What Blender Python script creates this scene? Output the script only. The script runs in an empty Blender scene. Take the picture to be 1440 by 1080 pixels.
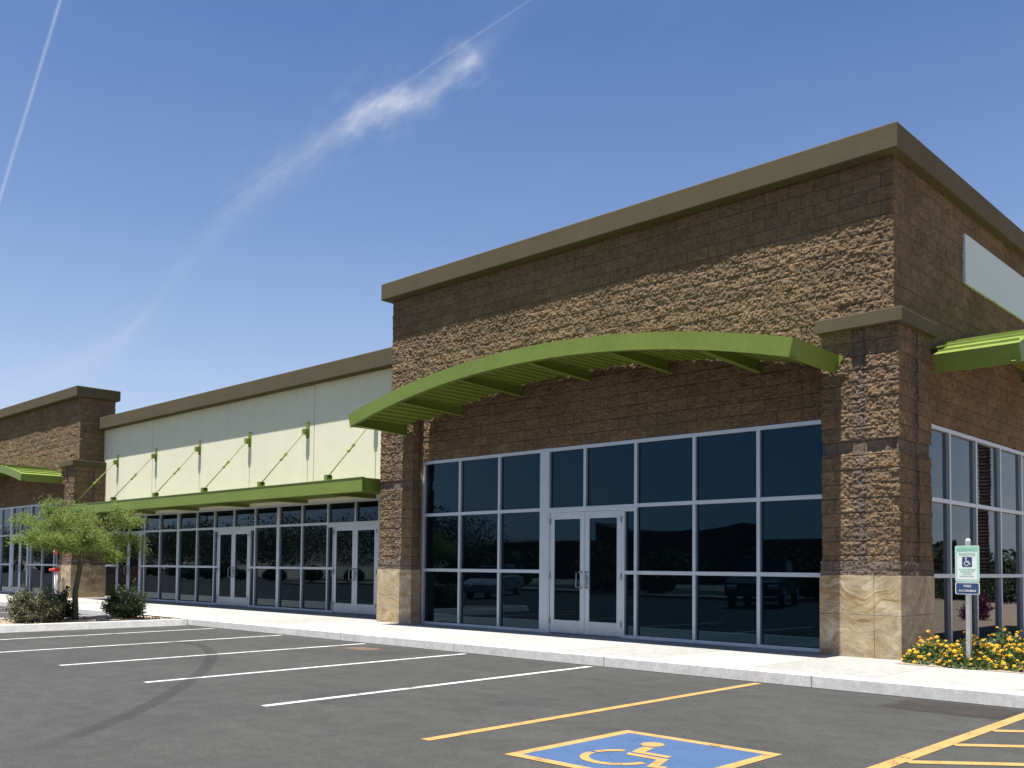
import bpy, math, random
import numpy as np
from mathutils import Matrix, Vector

random.seed(7)
RNG = np.random.default_rng(11)
scene = bpy.context.scene
COL = scene.collection
PI = math.pi

# ------------------------------------------------------------------ materials
def nmat(name):
    m = bpy.data.materials.new(name); m.use_nodes = True
    nt = m.node_tree; nt.nodes.clear()
    out = nt.nodes.new('ShaderNodeOutputMaterial')
    p = nt.nodes.new('ShaderNodeBsdfPrincipled')
    nt.links.new(p.outputs[0], out.inputs[0])
    return m, nt, p, out

def N(nt, t, **kw):
    n = nt.nodes.new(t)
    for k, v in kw.items():
        if k.startswith('i_'):
            key = k[2:]; key = int(key) if key.isdigit() else key.replace('_', ' ')
            n.inputs[key].default_value = v
        else: setattr(n, k, v)
    return n

def L(nt, a, b): nt.links.new(a, b)

def ramp(nt, fac, stops):
    r = nt.nodes.new('ShaderNodeValToRGB'); cr = r.color_ramp
    while len(cr.elements) > 1: cr.elements.remove(cr.elements[-1])
    cr.elements[0].position = stops[0][0]; cr.elements[0].color = (*stops[0][1], 1)
    for pos, c in stops[1:]:
        e = cr.elements.new(pos); e.color = (*c, 1)
    L(nt, fac, r.inputs[0]); return r.outputs[0]

def math_(nt, op, a, b=None, c=None):
    n = nt.nodes.new('ShaderNodeMath'); n.operation = op
    for i, v in enumerate((a, b, c)):
        if v is None: continue
        if isinstance(v, (int, float)): n.inputs[i].default_value = v
        else: L(nt, v, n.inputs[i])
    return n.outputs[0]

def mixc(nt, fac, a, b, mode='MIX'):
    n = nt.nodes.new('ShaderNodeMix'); n.data_type = 'RGBA'; n.blend_type = mode
    for i, v in ((0, fac), (6, a), (7, b)):
        if isinstance(v, (int, float)): n.inputs[i].default_value = v
        elif isinstance(v, tuple): n.inputs[i].default_value = (*v, 1)
        else: L(nt, v, n.inputs[i])
    return n.outputs[2]

def coords(nt, kind='Object'):
    return N(nt, 'ShaderNodeTexCoord').outputs[kind]

def geo_pos(nt): return N(nt, 'ShaderNodeNewGeometry').outputs['Position']

def noise(nt, vec, scale, detail=4, rough=0.55, dist=0.0):
    n = N(nt, 'ShaderNodeTexNoise', i_Scale=scale, i_Detail=detail, i_Roughness=rough, i_Distortion=dist)
    L(nt, vec, n.inputs['Vector']); return n.outputs['Fac']

def bump(nt, h, p, strength, dist=0.01, normal=None):
    b = N(nt, 'ShaderNodeBump', i_Strength=strength, i_Distance=dist)
    L(nt, h, b.inputs['Height'])
    if normal is not None: L(nt, normal, b.inputs['Normal'])
    L(nt, b.outputs[0], p.inputs['Normal']); return b.outputs[0]

def simple(name, col, rough=0.5, metal=0.0, var=0.12, scale=6.0, bmp=0.0, bscale=60.0, spec=0.5):
    m, nt, p, _ = nmat(name)
    v = geo_pos(nt)
    f = noise(nt, v, scale, 5, .6)
    lo = tuple(c * (1 - var) for c in col); hi = tuple(min(1, c * (1 + var)) for c in col)
    L(nt, ramp(nt, f, [(.3, lo), (.7, hi)]), p.inputs['Base Color'])
    p.inputs['Metallic'].default_value = metal
    p.inputs['Specular IOR Level'].default_value = spec
    rf = math_(nt, 'MULTIPLY_ADD', f, .25, rough - .12)
    L(nt, rf, p.inputs['Roughness'])
    if bmp: bump(nt, noise(nt, v, bscale, 4, .6), p, bmp)
    return m

def block_material(name, c_lo, c_hi, mortar):
    m, nt, p, _ = nmat(name)
    uv = coords(nt, 'UV')
    br = N(nt, 'ShaderNodeTexBrick', offset=.5, i_Scale=1.0, i_Mortar_Size=.005, i_Mortar_Smooth=.3, i_Bias=0.0)
    br.inputs['Brick Width'].default_value = .4064; br.inputs['Row Height'].default_value = .2032
    br.inputs['Color1'].default_value = (0, 0, 0, 1); br.inputs['Color2'].default_value = (1, 1, 1, 1)
    br.inputs['Mortar'].default_value = (.5, .5, .5, 1)
    L(nt, uv, br.inputs['Vector'])
    pos = geo_pos(nt)
    n1 = noise(nt, pos, 9, 6, .65); n2 = noise(nt, pos, 55, 4, .7); n3 = noise(nt, pos, .7, 3, .5)
    base = ramp(nt, n1, [(.28, c_lo), (.72, c_hi)])
    perb = mixc(nt, br.outputs['Color'], (.86, .87, .89), (1.13, 1.1, 1.07))
    c = mixc(nt, 1.0, base, perb, 'MULTIPLY')
    sp = ramp(nt, n2, [(.32, (.6, .58, .56)), (.5, (1, 1, 1)), (.72, (1.45, 1.4, 1.32))])
    c = mixc(nt, 1.0, c, sp, 'MULTIPLY')
    wx = ramp(nt, n3, [(.35, (.9, .88, .86)), (.65, (1.07, 1.06, 1.04))])
    c = mixc(nt, 1.0, c, wx, 'MULTIPLY')
    c = mixc(nt, br.outputs['Fac'], c, mortar)
    L(nt, c, p.inputs['Base Color'])
    p.inputs['Roughness'].default_value = .92; p.inputs['Specular IOR Level'].default_value = .2
    h = math_(nt, 'ADD', math_(nt, 'MULTIPLY', n2, .9), math_(nt, 'MULTIPLY', noise(nt, pos, 26, 5, .7), 1.1))
    h = math_(nt, 'SUBTRACT', h, math_(nt, 'MULTIPLY', br.outputs['Fac'], .55))
    bump(nt, h, p, 1.0, .024)
    return m

M = {}
M['block'] = block_material('split_face_block', (.132, .091, .053), (.236, .166, .101), (.078, .056, .037))
M['block_grey'] = block_material('grey_brown_block', (.112, .084, .064), (.195, .153, .122), (.058, .046, .039))

def stone_material():
    m, nt, p, _ = nmat('polished_tan_stone')
    pos = geo_pos(nt)
    mp = N(nt, 'ShaderNodeMapping'); L(nt, pos, mp.inputs['Vector'])
    mp.inputs['Rotation'].default_value = (.5, .75, .3); mp.inputs['Scale'].default_value = (1, 1, 1.7)
    v = mp.outputs[0]
    sw = noise(nt, v, .62, 9, .6, 3.6)
    wn = N(nt, 'ShaderNodeTexNoise', i_Scale=1.15, i_Detail=3, i_Roughness=.5); L(nt, pos, wn.inputs['Vector'])
    sub = N(nt, 'ShaderNodeVectorMath', operation='MULTIPLY_ADD'); L(nt, wn.outputs['Color'], sub.inputs[0]); sub.inputs[1].default_value = (1.7, 1.7, 1.7); L(nt, pos, sub.inputs[2])
    mp3 = N(nt, 'ShaderNodeMapping'); L(nt, sub.outputs[0], mp3.inputs['Vector']); mp3.inputs['Rotation'].default_value = (.35, .55, -.2); mp3.inputs['Scale'].default_value = (.5, .5, 6)
    st = noise(nt, mp3.outputs[0], 1.5, 7, .6, .4)
    c1 = ramp(nt, math_(nt, 'ADD', math_(nt, 'MULTIPLY', sw, .3), math_(nt, 'MULTIPLY', st, .7)), [(.34, (.19, .13, .07)), (.43, (.33, .23, .11)), (.49, (.43, .35, .235)), (.54, (.31, .24, .155)), (.6, (.40, .29, .155)), (.68, (.50, .44, .34))])
    n = noise(nt, v, 1.7, 6, .6, 1.2)
    c2 = ramp(nt, n, [(.36, (.74, .71, .68)), (.54, (1, 1, 1)), (.64, (1.25, 1.3, 1.36))])
    c = mixc(nt, 1.0, c1, c2, 'MULTIPLY')
    n2 = noise(nt, pos, 60, 4, .7)
    c = mixc(nt, 1.0, c, ramp(nt, n2, [(.3, (.82, .8, .78)), (.7, (1.1, 1.1, 1.1))]), 'MULTIPLY')
    L(nt, c, p.inputs['Base Color'])
    p.inputs['Roughness'].default_value = .5; p.inputs['Specular IOR Level'].default_value = .25
    bump(nt, n2, p, .12, .004)
    return m
M['stone'] = stone_material()

def stucco(name, col, var=.05, bs=.35, streak=.06):
    m, nt, p, _ = nmat(name)
    pos = geo_pos(nt)
    n1 = noise(nt, pos, 1.2, 4, .6); n2 = noise(nt, pos, 90, 3, .6); n3 = noise(nt, pos, 26, 3, .6)
    mp = N(nt, 'ShaderNodeMapping'); L(nt, pos, mp.inputs['Vector']); mp.inputs['Scale'].default_value = (5, 5, .5)
    st = noise(nt, mp.outputs[0], 1.0, 4, .6)
    c = ramp(nt, n1, [(.3, tuple(x * (1 - var) for x in col)), (.7, tuple(min(.95, x * (1 + var)) for x in col))])
    c = mixc(nt, 1.0, c, ramp(nt, st, [(.3, (1 - streak,) * 3), (.7, (1 + streak * .6,) * 3)]), 'MULTIPLY')
    c = mixc(nt, 1.0, c, ramp(nt, n2, [(.3, (.93,) * 3), (.7, (1.05,) * 3)]), 'MULTIPLY')
    L(nt, c, p.inputs['Base Color'])
    p.inputs['Roughness'].default_value = .9; p.inputs['Specular IOR Level'].default_value = .2
    bump(nt, math_(nt, 'ADD', n2, n3), p, bs, .006)
    return m
M['cream'] = stucco('cream_stucco', (.67, .635, .49), .03, .35, .025)
M['olive'] = stucco('dark_olive_stucco', (.088, .072, .041), .07)

def paint_green():
    m, nt, p, _ = nmat('green_painted_metal')
    pos = geo_pos(nt)
    n1 = noise(nt, pos, .9, 4, .6); n2 = noise(nt, pos, 14, 4, .6)
    c = ramp(nt, n1, [(.3, (.130, .176, .027)), (.7, (.155, .205, .034))])
    c = mixc(nt, 1.0, c, ramp(nt, n2, [(.3, (.9, .9, .9)), (.7, (1.06, 1.06, 1.06))]), 'MULTIPLY')
    L(nt, c, p.inputs['Base Color'])
    L(nt, math_(nt, 'MULTIPLY_ADD', n2, .25, .35), p.inputs['Roughness'])
    p.inputs['Specular IOR Level'].default_value = .35
    bump(nt, n1, p, .1, .01)
    return m
M['green'] = paint_green()
M['alu'] = simple('satin_aluminium', (.50, .53, .56), .42, .55, .05, 3)
M['alu_dark'] = simple('dull_steel', (.30, .31, .32), .4, .8, .1, 8)
M['kick'] = simple('scuffed_door_metal', (.50, .51, .52), .45, .5, .12, 5)
M['rubber'] = simple('black_gasket', (.018, .018, .02), .6)
M['white_metal'] = simple('white_enamel', (.72, .74, .74), .5, 0, .04)

def glass_material():
    m, nt, p, _ = nmat('dark_tinted_glass')
    pos = geo_pos(nt)
    n = noise(nt, pos, 1.1, 2, .5)
    L(nt, ramp(nt, noise(nt, pos, .5, 3), [(.3, (.0015, .0028, .004)), (.7, (.003, .0045, .006))]), p.inputs['Base Color'])
    p.inputs['Roughness'].default_value = .012
    p.inputs['IOR'].default_value = 1.55
    p.inputs['Specular Tint'].default_value = (.22, .54, .84, 1)
    bump(nt, n, p, .05, .01)
    return m
M['glass'] = glass_material()

def asphalt():
    m, nt, p, _ = nmat('asphalt')
    pos = geo_pos(nt)
    n1 = noise(nt, pos, .45, 5, .62); n2 = noise(nt, pos, 4, 5, .65); n3 = noise(nt, pos, 130, 3, .7); n4 = noise(nt, pos, 30, 5, .85)
    mp = N(nt, 'ShaderNodeMapping'); L(nt, pos, mp.inputs['Vector']); mp.inputs['Scale'].default_value = (.25, 1.3, 1)
    n5 = noise(nt, mp.outputs[0], 1.4, 5, .65)
    c = ramp(nt, n1, [(.3, (.0355, .0355, .0333)), (.7, (.0470, .0465, .0433))])
    for nn, a, b in ((n2, .84, 1.14), (n5, .90, 1.08), (n4, .66, 1.36), (n3, .50, 1.45)):
        c = mixc(nt, 1.0, c, ramp(nt, nn, [(.32, (a,) * 3), (.68, (b,) * 3)]), 'MULTIPLY')
    vo = N(nt, 'ShaderNodeTexVoronoi', i_Scale=2.3); L(nt, pos, vo.inputs['Vector'])
    spot = ramp(nt, vo.outputs['Distance'], [(.0, (1, 1, 1)), (.028, (0, 0, 0))])
    c = mixc(nt, math_(nt, 'MULTIPLY', spot, .55), c, (.22, .22, .21))
    vs = N(nt, 'ShaderNodeTexVoronoi', i_Scale=.33); L(nt, pos, vs.inputs['Vector'])
    st = ramp(nt, math_(nt, 'ADD', vs.outputs['Distance'], math_(nt, 'MULTIPLY', n2, .16)), [(.14, (1, 1, 1)), (.3, (0, 0, 0))])
    c = mixc(nt, math_(nt, 'MULTIPLY', st, .34), c, (.020, .020, .021))
    vd = N(nt, 'ShaderNodeTexVoronoi', i_Scale=5.5); L(nt, pos, vd.inputs['Vector'])
    dr = math_(nt, 'MULTIPLY', ramp(nt, vd.outputs['Distance'], [(.0, (1, 1, 1)), (.09, (0, 0, 0))]), ramp(nt, n1, [(.5, (0,) * 3), (.62, (1,) * 3)]))
    c = mixc(nt, math_(nt, 'MULTIPLY', dr, .5), c, (.018, .017, .016))
    L(nt, c, p.inputs['Base Color'])
    p.inputs['Roughness'].default_value = .88; p.inputs['Specular IOR Level'].default_value = .25
    bump(nt, math_(nt, 'ADD', n3, math_(nt, 'MULTIPLY', n4, .6)), p, .55, .005)
    return m
M['asphalt'] = asphalt()

def concrete(name, lo, hi, joint=True):
    m, nt, p, _ = nmat(name)
    pos = geo_pos(nt)
    n1 = noise(nt, pos, .6, 5, .6); n2 = noise(nt, pos, 6, 5, .65); n3 = noise(nt, pos, 110, 3, .65)
    c = ramp(nt, n1, [(.3, lo), (.7, hi)])
    for nn, a, b in ((n2, .84, 1.08), (n3, .80, 1.14), (noise(nt, pos, 22, 5, .7), .86, 1.08)):
        c = mixc(nt, 1.0, c, ramp(nt, nn, [(.32, (a,) * 3), (.68, (b,) * 3)]), 'MULTIPLY')
    if joint:
        sx = N(nt, 'ShaderNodeSeparateXYZ'); L(nt, pos, sx.inputs[0])
        x = math_(nt, 'ADD', sx.outputs[0], 31.34)
        cell = math_(nt, 'FLOOR', math_(nt, 'DIVIDE', x, 1.53))
        wn = N(nt, 'ShaderNodeTexWhiteNoise', noise_dimensions='1D'); L(nt, cell, wn.inputs['W'])
        c = mixc(nt, 1.0, c, ramp(nt, wn.outputs['Value'], [(0, (.84, .85, .86)), (1, (1.06, 1.05, 1.03))]), 'MULTIPLY')
        fr = math_(nt, 'PINGPONG', x, .765)
        j = math_(nt, 'LESS_THAN', fr, .009)
        y = math_(nt, 'ADD', sx.outputs[1], 2.66)
        j2 = math_(nt, 'LESS_THAN', math_(nt, 'ABSOLUTE', y), .004)
        jj = math_(nt, 'MAXIMUM', j, j2)
        c = mixc(nt, math_(nt, 'MULTIPLY', jj, .7), c, (.10, .095, .085))
        # rust stain on the walk
        d = N(nt, 'ShaderNodeVectorMath', operation='DISTANCE'); L(nt, pos, d.inputs[0]); d.inputs[1].default_value = (-5.3, -1.5, .15)
        dd = math_(nt, 'ADD', d.outputs['Value'], math_(nt, 'MULTIPLY', n2, .25))
        c = mixc(nt, math_(nt, 'MULTIPLY', ramp(nt, dd, [(.2, (1,) * 3), (.42, (0,) * 3)]), .4), c, (.45, .26, .18))
    L(nt, c, p.inputs['Base Color'])
    p.inputs['Roughness'].default_value = .85; p.inputs['Specular IOR Level'].default_value = .3
    bump(nt, math_(nt, 'ADD', n3, n2), p, .3, .004)
    return m
M['walk'] = concrete('pale_concrete', (.30, .292, .270), (.345, .335, .312))
M['kerb'] = concrete('kerb_concrete', (.55, .535, .50), (.64, .62, .58), False)
M['gravel'] = None

def gravel():
    m, nt, p, _ = nmat('desert_gravel')
    pos = geo_pos(nt)
    vo = N(nt, 'ShaderNodeTexVoronoi', i_Scale=38); L(nt, pos, vo.inputs['Vector'])
    n1 = noise(nt, pos, 2, 4)
    sep = N(nt, 'ShaderNodeSeparateColor'); L(nt, vo.outputs['Color'], sep.inputs[0])
    c = ramp(nt, sep.outputs[0], [(0, (.17, .12, .085)), (.5, (.27, .205, .15)), (1, (.36, .29, .22))])
    c = mixc(nt, 1.0, c, ramp(nt, n1, [(.3, (.85,) * 3), (.7, (1.1,) * 3)]), 'MULTIPLY')
    L(nt, c, p.inputs['Base Color']); p.inputs['Roughness'].default_value = .95
    bump(nt, vo.outputs['Distance'], p, -.8, .02)
    return m
M['gravel'] = gravel()

def road_paint(name, col, wear):
    m, nt, p, out = nmat(name)
    pos = geo_pos(nt)
    n1 = noise(nt, pos, 42, 6, .8); n2 = noise(nt, pos, 5, 4, .6)
    c = ramp(nt, n2, [(.3, tuple(x * .88 for x in col)), (.7, col)])
    c = mixc(nt, 1.0, c, ramp(nt, noise(nt, pos, 120, 3, .7), [(.3, (.78,) * 3), (.7, (1.12,) * 3)]), 'MULTIPLY')
    L(nt, c, p.inputs['Base Color']); p.inputs['Roughness'].default_value = .8
    tr = N(nt, 'ShaderNodeBsdfTransparent'); mx = N(nt, 'ShaderNodeMixShader')
    f = math_(nt, 'ADD', math_(nt, 'MULTIPLY', n1, .6), math_(nt, 'MULTIPLY', n2, .4))
    f = ramp(nt, f, [(wear, (0,) * 3), (wear + .06, (1,) * 3)])
    L(nt, f, mx.inputs[0]); L(nt, tr.outputs[0], mx.inputs[1]); L(nt, p.outputs[0], mx.inputs[2]); L(nt, mx.outputs[0], out.inputs[0])
    return m
M['white_paint'] = road_paint('white_road_paint', (.46, .46, .45), .40)
M['yellow_paint'] = road_paint('yellow_road_paint', (.35, .205, .062), .39)
M['blue_paint'] = road_paint('blue_road_paint', (.031, .072, .160), .36)

def faded(name, col, amount, scale):
    m, nt, p, out = nmat(name)
    pos = geo_pos(nt); uv = coords(nt, 'UV')
    L(nt, ramp(nt, noise(nt, pos, 120, 3, .7), [(.3, tuple(c * .7 for c in col)), (.7, tuple(c * 1.25 for c in col))]), p.inputs['Base Color'])
    p.inputs['Roughness'].default_value = .85
    sx = N(nt, 'ShaderNodeSeparateXYZ'); L(nt, uv, sx.inputs[0])
    e = math_(nt, 'MULTIPLY', math_(nt, 'PINGPONG', sx.outputs[1], .5), 2.0)
    e2 = math_(nt, 'MULTIPLY', math_(nt, 'PINGPONG', sx.outputs[0], .5), 2.0)
    a = ramp(nt, e, [(0, (0,) * 3), (.35, (1,) * 3)]); b = ramp(nt, e2, [(0, (0,) * 3), (.3, (1,) * 3)])
    f = math_(nt, 'MULTIPLY', math_(nt, 'MULTIPLY', a, b), math_(nt, 'MULTIPLY', ramp(nt, noise(nt, pos, scale, 4, .65), [(.25, (.35,) * 3), (.6, (1,) * 3)]), amount))
    tr = N(nt, 'ShaderNodeBsdfTransparent'); mx = N(nt, 'ShaderNodeMixShader')
    L(nt, f, mx.inputs[0]); L(nt, tr.outputs[0], mx.inputs[1]); L(nt, p.outputs[0], mx.inputs[2]); L(nt, mx.outputs[0], out.inputs[0])
    return m
M['skid'] = faded('rubber_mark', (.021, .021, .021), .32, 3)
M['patch'] = faded('damp_brown_stain', (.024, .019, .015), .9, 2.2)
M['rust'] = faded('rusty_stain', (.17, .115, .082), .7, 4)

def leafmat(name, cols, trans=.35, rough=.55):
    m, nt, p, out = nmat(name)
    pos = geo_pos(nt)
    oi = N(nt, 'ShaderNodeNewGeometry')
    n1 = noise(nt, pos, 7, 3, .6)
    f = math_(nt, 'ADD', math_(nt, 'MULTIPLY', n1, .6), math_(nt, 'MULTIPLY', oi.outputs['Random Per Island'], .4))
    k = len(cols)
    c = ramp(nt, f, [(.25 + .5 * i / (k - 1), cols[i]) for i in range(k)])
    L(nt, c, p.inputs['Base Color']); p.inputs['Roughness'].default_value = rough
    p.inputs['Specular IOR Level'].default_value = .3
    t = N(nt, 'ShaderNodeBsdfTranslucent'); L(nt, c, t.inputs[0])
    mx = N(nt, 'ShaderNodeMixShader'); mx.inputs[0].default_value = trans
    L(nt, p.outputs[0], mx.inputs[1]); L(nt, t.outputs[0], mx.inputs[2]); L(nt, mx.outputs[0], out.inputs[0])
    return m
M['leaf_tree'] = leafmat('yellow_green_leaflets', [(.105, .15, .028), (.20, .26, .06), (.30, .36, .11)], .5)
M['leaf_sage'] = leafmat('grey_green_leaves', [(.060, .066, .034), (.12, .125, .065), (.19, .19, .115)], .2)
M['leaf_dark'] = leafmat('dark_green_leaves', [(.022, .034, .014), (.050, .068, .029), (.09, .11, .052)], .2)
M['leaf_flower'] = leafmat('flower_leaves', [(.030, .055, .015), (.065, .105, .026), (.115, .155, .045)], .3)
M['petal'] = leafmat('golden_petals', [(.52, .20, .008), (.64, .36, .016), (.70, .48, .05)], .3)
M['pinkpetal'] = leafmat('magenta_petals', [(.035, .04, .018), (.16, .025, .09), (.30, .05, .18)], .3)
M['leaf_far'] = leafmat('far_leaves', [(.014, .022, .009), (.030, .044, .016), (.055, .072, .028)], .2)
M['bark'] = simple('greenish_bark', (.085, .095, .045), .85, 0, .35, 14, .5, 60)
M['bark_dark'] = simple('dark_bark', (.05, .038, .028), .9, 0, .4, 12, .8, 40)
M['palm_bark'] = simple('palm_bark', (.045, .034, .025), .95, 0, .5, 10, 1.0, 30)
M['post'] = simple('galvanised_post', (.44, .45, .43), .45, .6, .08, 10)
M['sign_white'] = simple('white_sign_face', (.60, .62, .58), .5, 0, .03)
M['sign_green'] = simple('pale_green_sign_print', (.17, .42, .29), .5, 0, .04)
M['sign_pale'] = simple('mint_sign_border', (.34, .51, .43), .5, 0, .04)
M['sign_blue'] = simple('navy_sign_print', (.018, .045, .12), .5, 0, .06)
M['panel'] = simple('blank_grey_panel', (.50, .55, .55), .55, 0, .02, 2)
M['red'] = simple('fire_red', (.42, .03, .025), .4, 0, .1)
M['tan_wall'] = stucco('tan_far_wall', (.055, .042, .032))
M['hill'] = simple('desert_hill_rock', (.11, .09, .075), .95, 0, .3, .02)
M['ground'] = simple('desert_ground', (.22, .17, .12), .95, 0, .2, .3)
M['car_silver'] = simple('silver_car_paint', (.42, .44, .46), .25, .5, .03, 2)
M['car_dark'] = simple('charcoal_car_paint', (.05, .055, .065), .25, .4, .05, 2)
M['tyre'] = simple('tyre_rubber', (.02, .02, .02), .8)
M['lens'] = simple('headlamp_lens', (.7, .72, .75), .1, .3, .02)

# ------------------------------------------------------------------ mesh helpers
def link(o, parent=None):
    COL.objects.link(o)
    if parent is not None: o.parent = parent
    return o

class MB:
    def __init__(s): s.v = []; s.f = []; s.mi = []; s.cur = 0
    def quad(s, a, b, c, d):
        i = len(s.v); s.v += [a, b, c, d]; s.f.append((i, i + 1, i + 2, i + 3)); s.mi.append(s.cur)
    def poly(s, pts):
        i = len(s.v); s.v += list(pts); s.f.append(tuple(range(i, i + len(pts)))); s.mi.append(s.cur)
    def box(s, x0, x1, y0, y1, z0, z1):
        if x0 > x1: x0, x1 = x1, x0
        if y0 > y1: y0, y1 = y1, y0
        if z0 > z1: z0, z1 = z1, z0
        i = len(s.v)
        s.v += [(x0, y0, z0), (x1, y0, z0), (x1, y1, z0), (x0, y1, z0), (x0, y0, z1), (x1, y0, z1), (x1, y1, z1), (x0, y1, z1)]
        for q in ((0, 3, 2, 1), (4, 5, 6, 7), (0, 1, 5, 4), (1, 2, 6, 5), (2, 3, 7, 6), (3, 0, 4, 7)):
            s.f.append(tuple(i + k for k in q)); s.mi.append(s.cur)
    def prism(s, pts, d):
        """closed polygon pts (3D list) swept by vector d"""
        n = len(pts); i = len(s.v); d = Vector(d)
        s.v += [tuple(p) for p in pts] + [tuple(Vector(p) + d) for p in pts]
        s.f.append(tuple(i + k for k in reversed(range(n)))); s.mi.append(s.cur)
        s.f.append(tuple(i + n + k for k in range(n))); s.mi.append(s.cur)
        for k in range(n):
            k2 = (k + 1) % n
            s.f.append((i + k, i + k2, i + n + k2, i + n + k)); s.mi.append(s.cur)
    def tube(s, pts, radii, n=8, cap=True):
        pts = [Vector(p) for p in pts]
        if not isinstance(radii, (list, tuple)): radii = [radii] * len(pts)
        rings = []
        for k, p in enumerate(pts):
            t = (pts[min(k + 1, len(pts) - 1)] - pts[max(k - 1, 0)]).normalized()
            a = Vector((0, 0, 1)) if abs(t.z) < .9 else Vector((1, 0, 0))
            u = t.cross(a).normalized(); w = t.cross(u)
            i = len(s.v)
            for j in range(n):
                an = 2 * PI * j / n
                s.v.append(tuple(p + (u * math.cos(an) + w * math.sin(an)) * radii[k]))
            rings.append(i)
        for k in range(len(rings) - 1):
            a, b = rings[k], rings[k + 1]
            for j in range(n):
                j2 = (j + 1) % n
                s.f.append((a + j, a + j2, b + j2, b + j)); s.mi.append(s.cur)
        if cap:
            s.f.append(tuple(rings[0] + j for j in reversed(range(n)))); s.mi.append(s.cur)
            s.f.append(tuple(rings[-1] + j for j in range(n))); s.mi.append(s.cur)
    def sphere(s, c, r, nu=10, nv=6, sq=(1, 1, 1)):
        i = len(s.v)
        for a in range(nv + 1):
            th = PI * a / nv
            for b in range(nu):
                ph = 2 * PI * b / nu
                s.v.append((c[0] + r * sq[0] * math.sin(th) * math.cos(ph), c[1] + r * sq[1] * math.sin(th) * math.sin(ph), c[2] + r * sq[2] * math.cos(th)))
        for a in range(nv):
            for b in range(nu):
                b2 = (b + 1) % nu
                s.f.append((i + a * nu + b, i + (a + 1) * nu + b, i + (a + 1) * nu + b2, i + a * nu + b2)); s.mi.append(s.cur)
    def build(s, name, mats, parent=None, smooth=False, bevel=0.0, uv=None):
        me = bpy.data.meshes.new(name)
        me.from_pydata([tuple(v) for v in s.v], [], s.f)
        if not isinstance(mats, (list, tuple)): mats = [mats]
        for m in mats: me.materials.append(m)
        if len(mats) > 1: me.polygons.foreach_set('material_index', s.mi)
        if smooth: me.polygons.foreach_set('use_smooth', [True] * len(s.f))
        if uv is not None:
            ul = me.uv_layers.new(name='UVMap')
            ul.data.foreach_set('uv', np.array([uv[l.vertex_index] for l in me.loops], dtype=np.float32).ravel())
        me.update()
        o = link(bpy.data.objects.new(name, me), parent)
        if bevel:
            b = o.modifiers.new('bevel', 'BEVEL'); b.width = bevel; b.segments = 2; b.limit_method = 'ANGLE'; b.angle_limit = math.radians(40)
        return o

def raw_mesh(name, verts, quads, mats, parent=None, smooth=True, uv=None, mi=None):
    me = bpy.data.meshes.new(name)
    verts = np.asarray(verts, np.float32); quads = np.asarray(quads, np.int32)
    nf, k = quads.shape
    me.vertices.add(len(verts)); me.vertices.foreach_set('co', verts.ravel())
    me.loops.add(nf * k); me.loops.foreach_set('vertex_index', quads.ravel())
    me.polygons.add(nf); me.polygons.foreach_set('loop_start', np.arange(nf, dtype=np.int32) * k)
    if not isinstance(mats, (list, tuple)): mats = [mats]
    for m in mats: me.materials.append(m)
    if mi is not None: me.polygons.foreach_set('material_index', np.asarray(mi, np.int32))
    me.polygons.foreach_set('use_smooth', np.full(nf, smooth))
    if uv is not None:
        ul = me.uv_layers.new(name='UVMap'); ul.data.foreach_set('uv', np.asarray(uv, np.float32)[quads.ravel()].ravel())
    me.update(); me.validate()
    return link(bpy.data.objects.new(name, me), parent)

def empty(name, loc=(0, 0, 0), rz=0.0):
    o = bpy.data.objects.new(name, None); o.location = loc; o.rotation_euler = (0, 0, rz); o.empty_display_size = .3
    return link(o)

def tag(o, label=None, cat=None, group=None, kind=None):
    if label: o['label'] = label
    if cat: o['category'] = cat
    if group: o['group'] = group
    if kind: o['kind'] = kind
    return o

def copy_tree(o, parent=None, skip=()):
    c = o.copy(); COL.objects.link(c); c.parent = parent
    for ch in [x for x in bpy.data.objects if x.parent == o]:
        if ch in skip: continue
        copy_tree(ch, c, skip)
    return c

# value noise on arrays
def vnoise(u, v, scale, seed):
    r = np.random.default_rng(seed); T = r.random((256, 256))
    x = u / scale; y = v / scale
    xi = np.floor(x).astype(int); yi = np.floor(y).astype(int); fx = x - xi; fy = y - yi
    fx = fx * fx * (3 - 2 * fx); fy = fy * fy * (3 - 2 * fy)
    a = T[xi % 256, yi % 256]; b = T[(xi + 1) % 256, yi % 256]; c = T[xi % 256, (yi + 1) % 256]; d = T[(xi + 1) % 256, (yi + 1) % 256]
    return (a * (1 - fx) + b * fx) * (1 - fy) + (c * (1 - fx) + d * fx) * fy - .5

CH = .2032
def split_disp(u, v, seed, amp):
    """relief of split-face masonry: rough faces, every block with its own tilt, courses set off by joints"""
    row = np.floor(v / CH).astype(int); uu = u + (row % 2) * CH
    colb = np.floor(uu / (2 * CH)).astype(int)
    r = np.random.default_rng(seed); T = r.random((512, 3)) - .5
    h = (row * 37 + colb * 101) % 512
    fu = uu / (2 * CH) - colb - .5; fv = v / CH - row - .5
    d = T[h, 0] * .45 + T[h, 1] * fu * .5 + T[h, 2] * fv * .5
    for k, (s, a) in enumerate(((.21, .40), (.09, .60), (.042, .80), (.019, .85))):
        d = d + a * vnoise(u, v, s * (1.25 if k < 2 else 1), seed + 7 * k)
    dv = np.minimum(np.abs(fv), .5); edge = np.clip((.5 - dv) * CH / .014, 0, 1)
    return d * amp * (.45 + .55 * edge) - (1 - edge) * amp * .35

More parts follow.
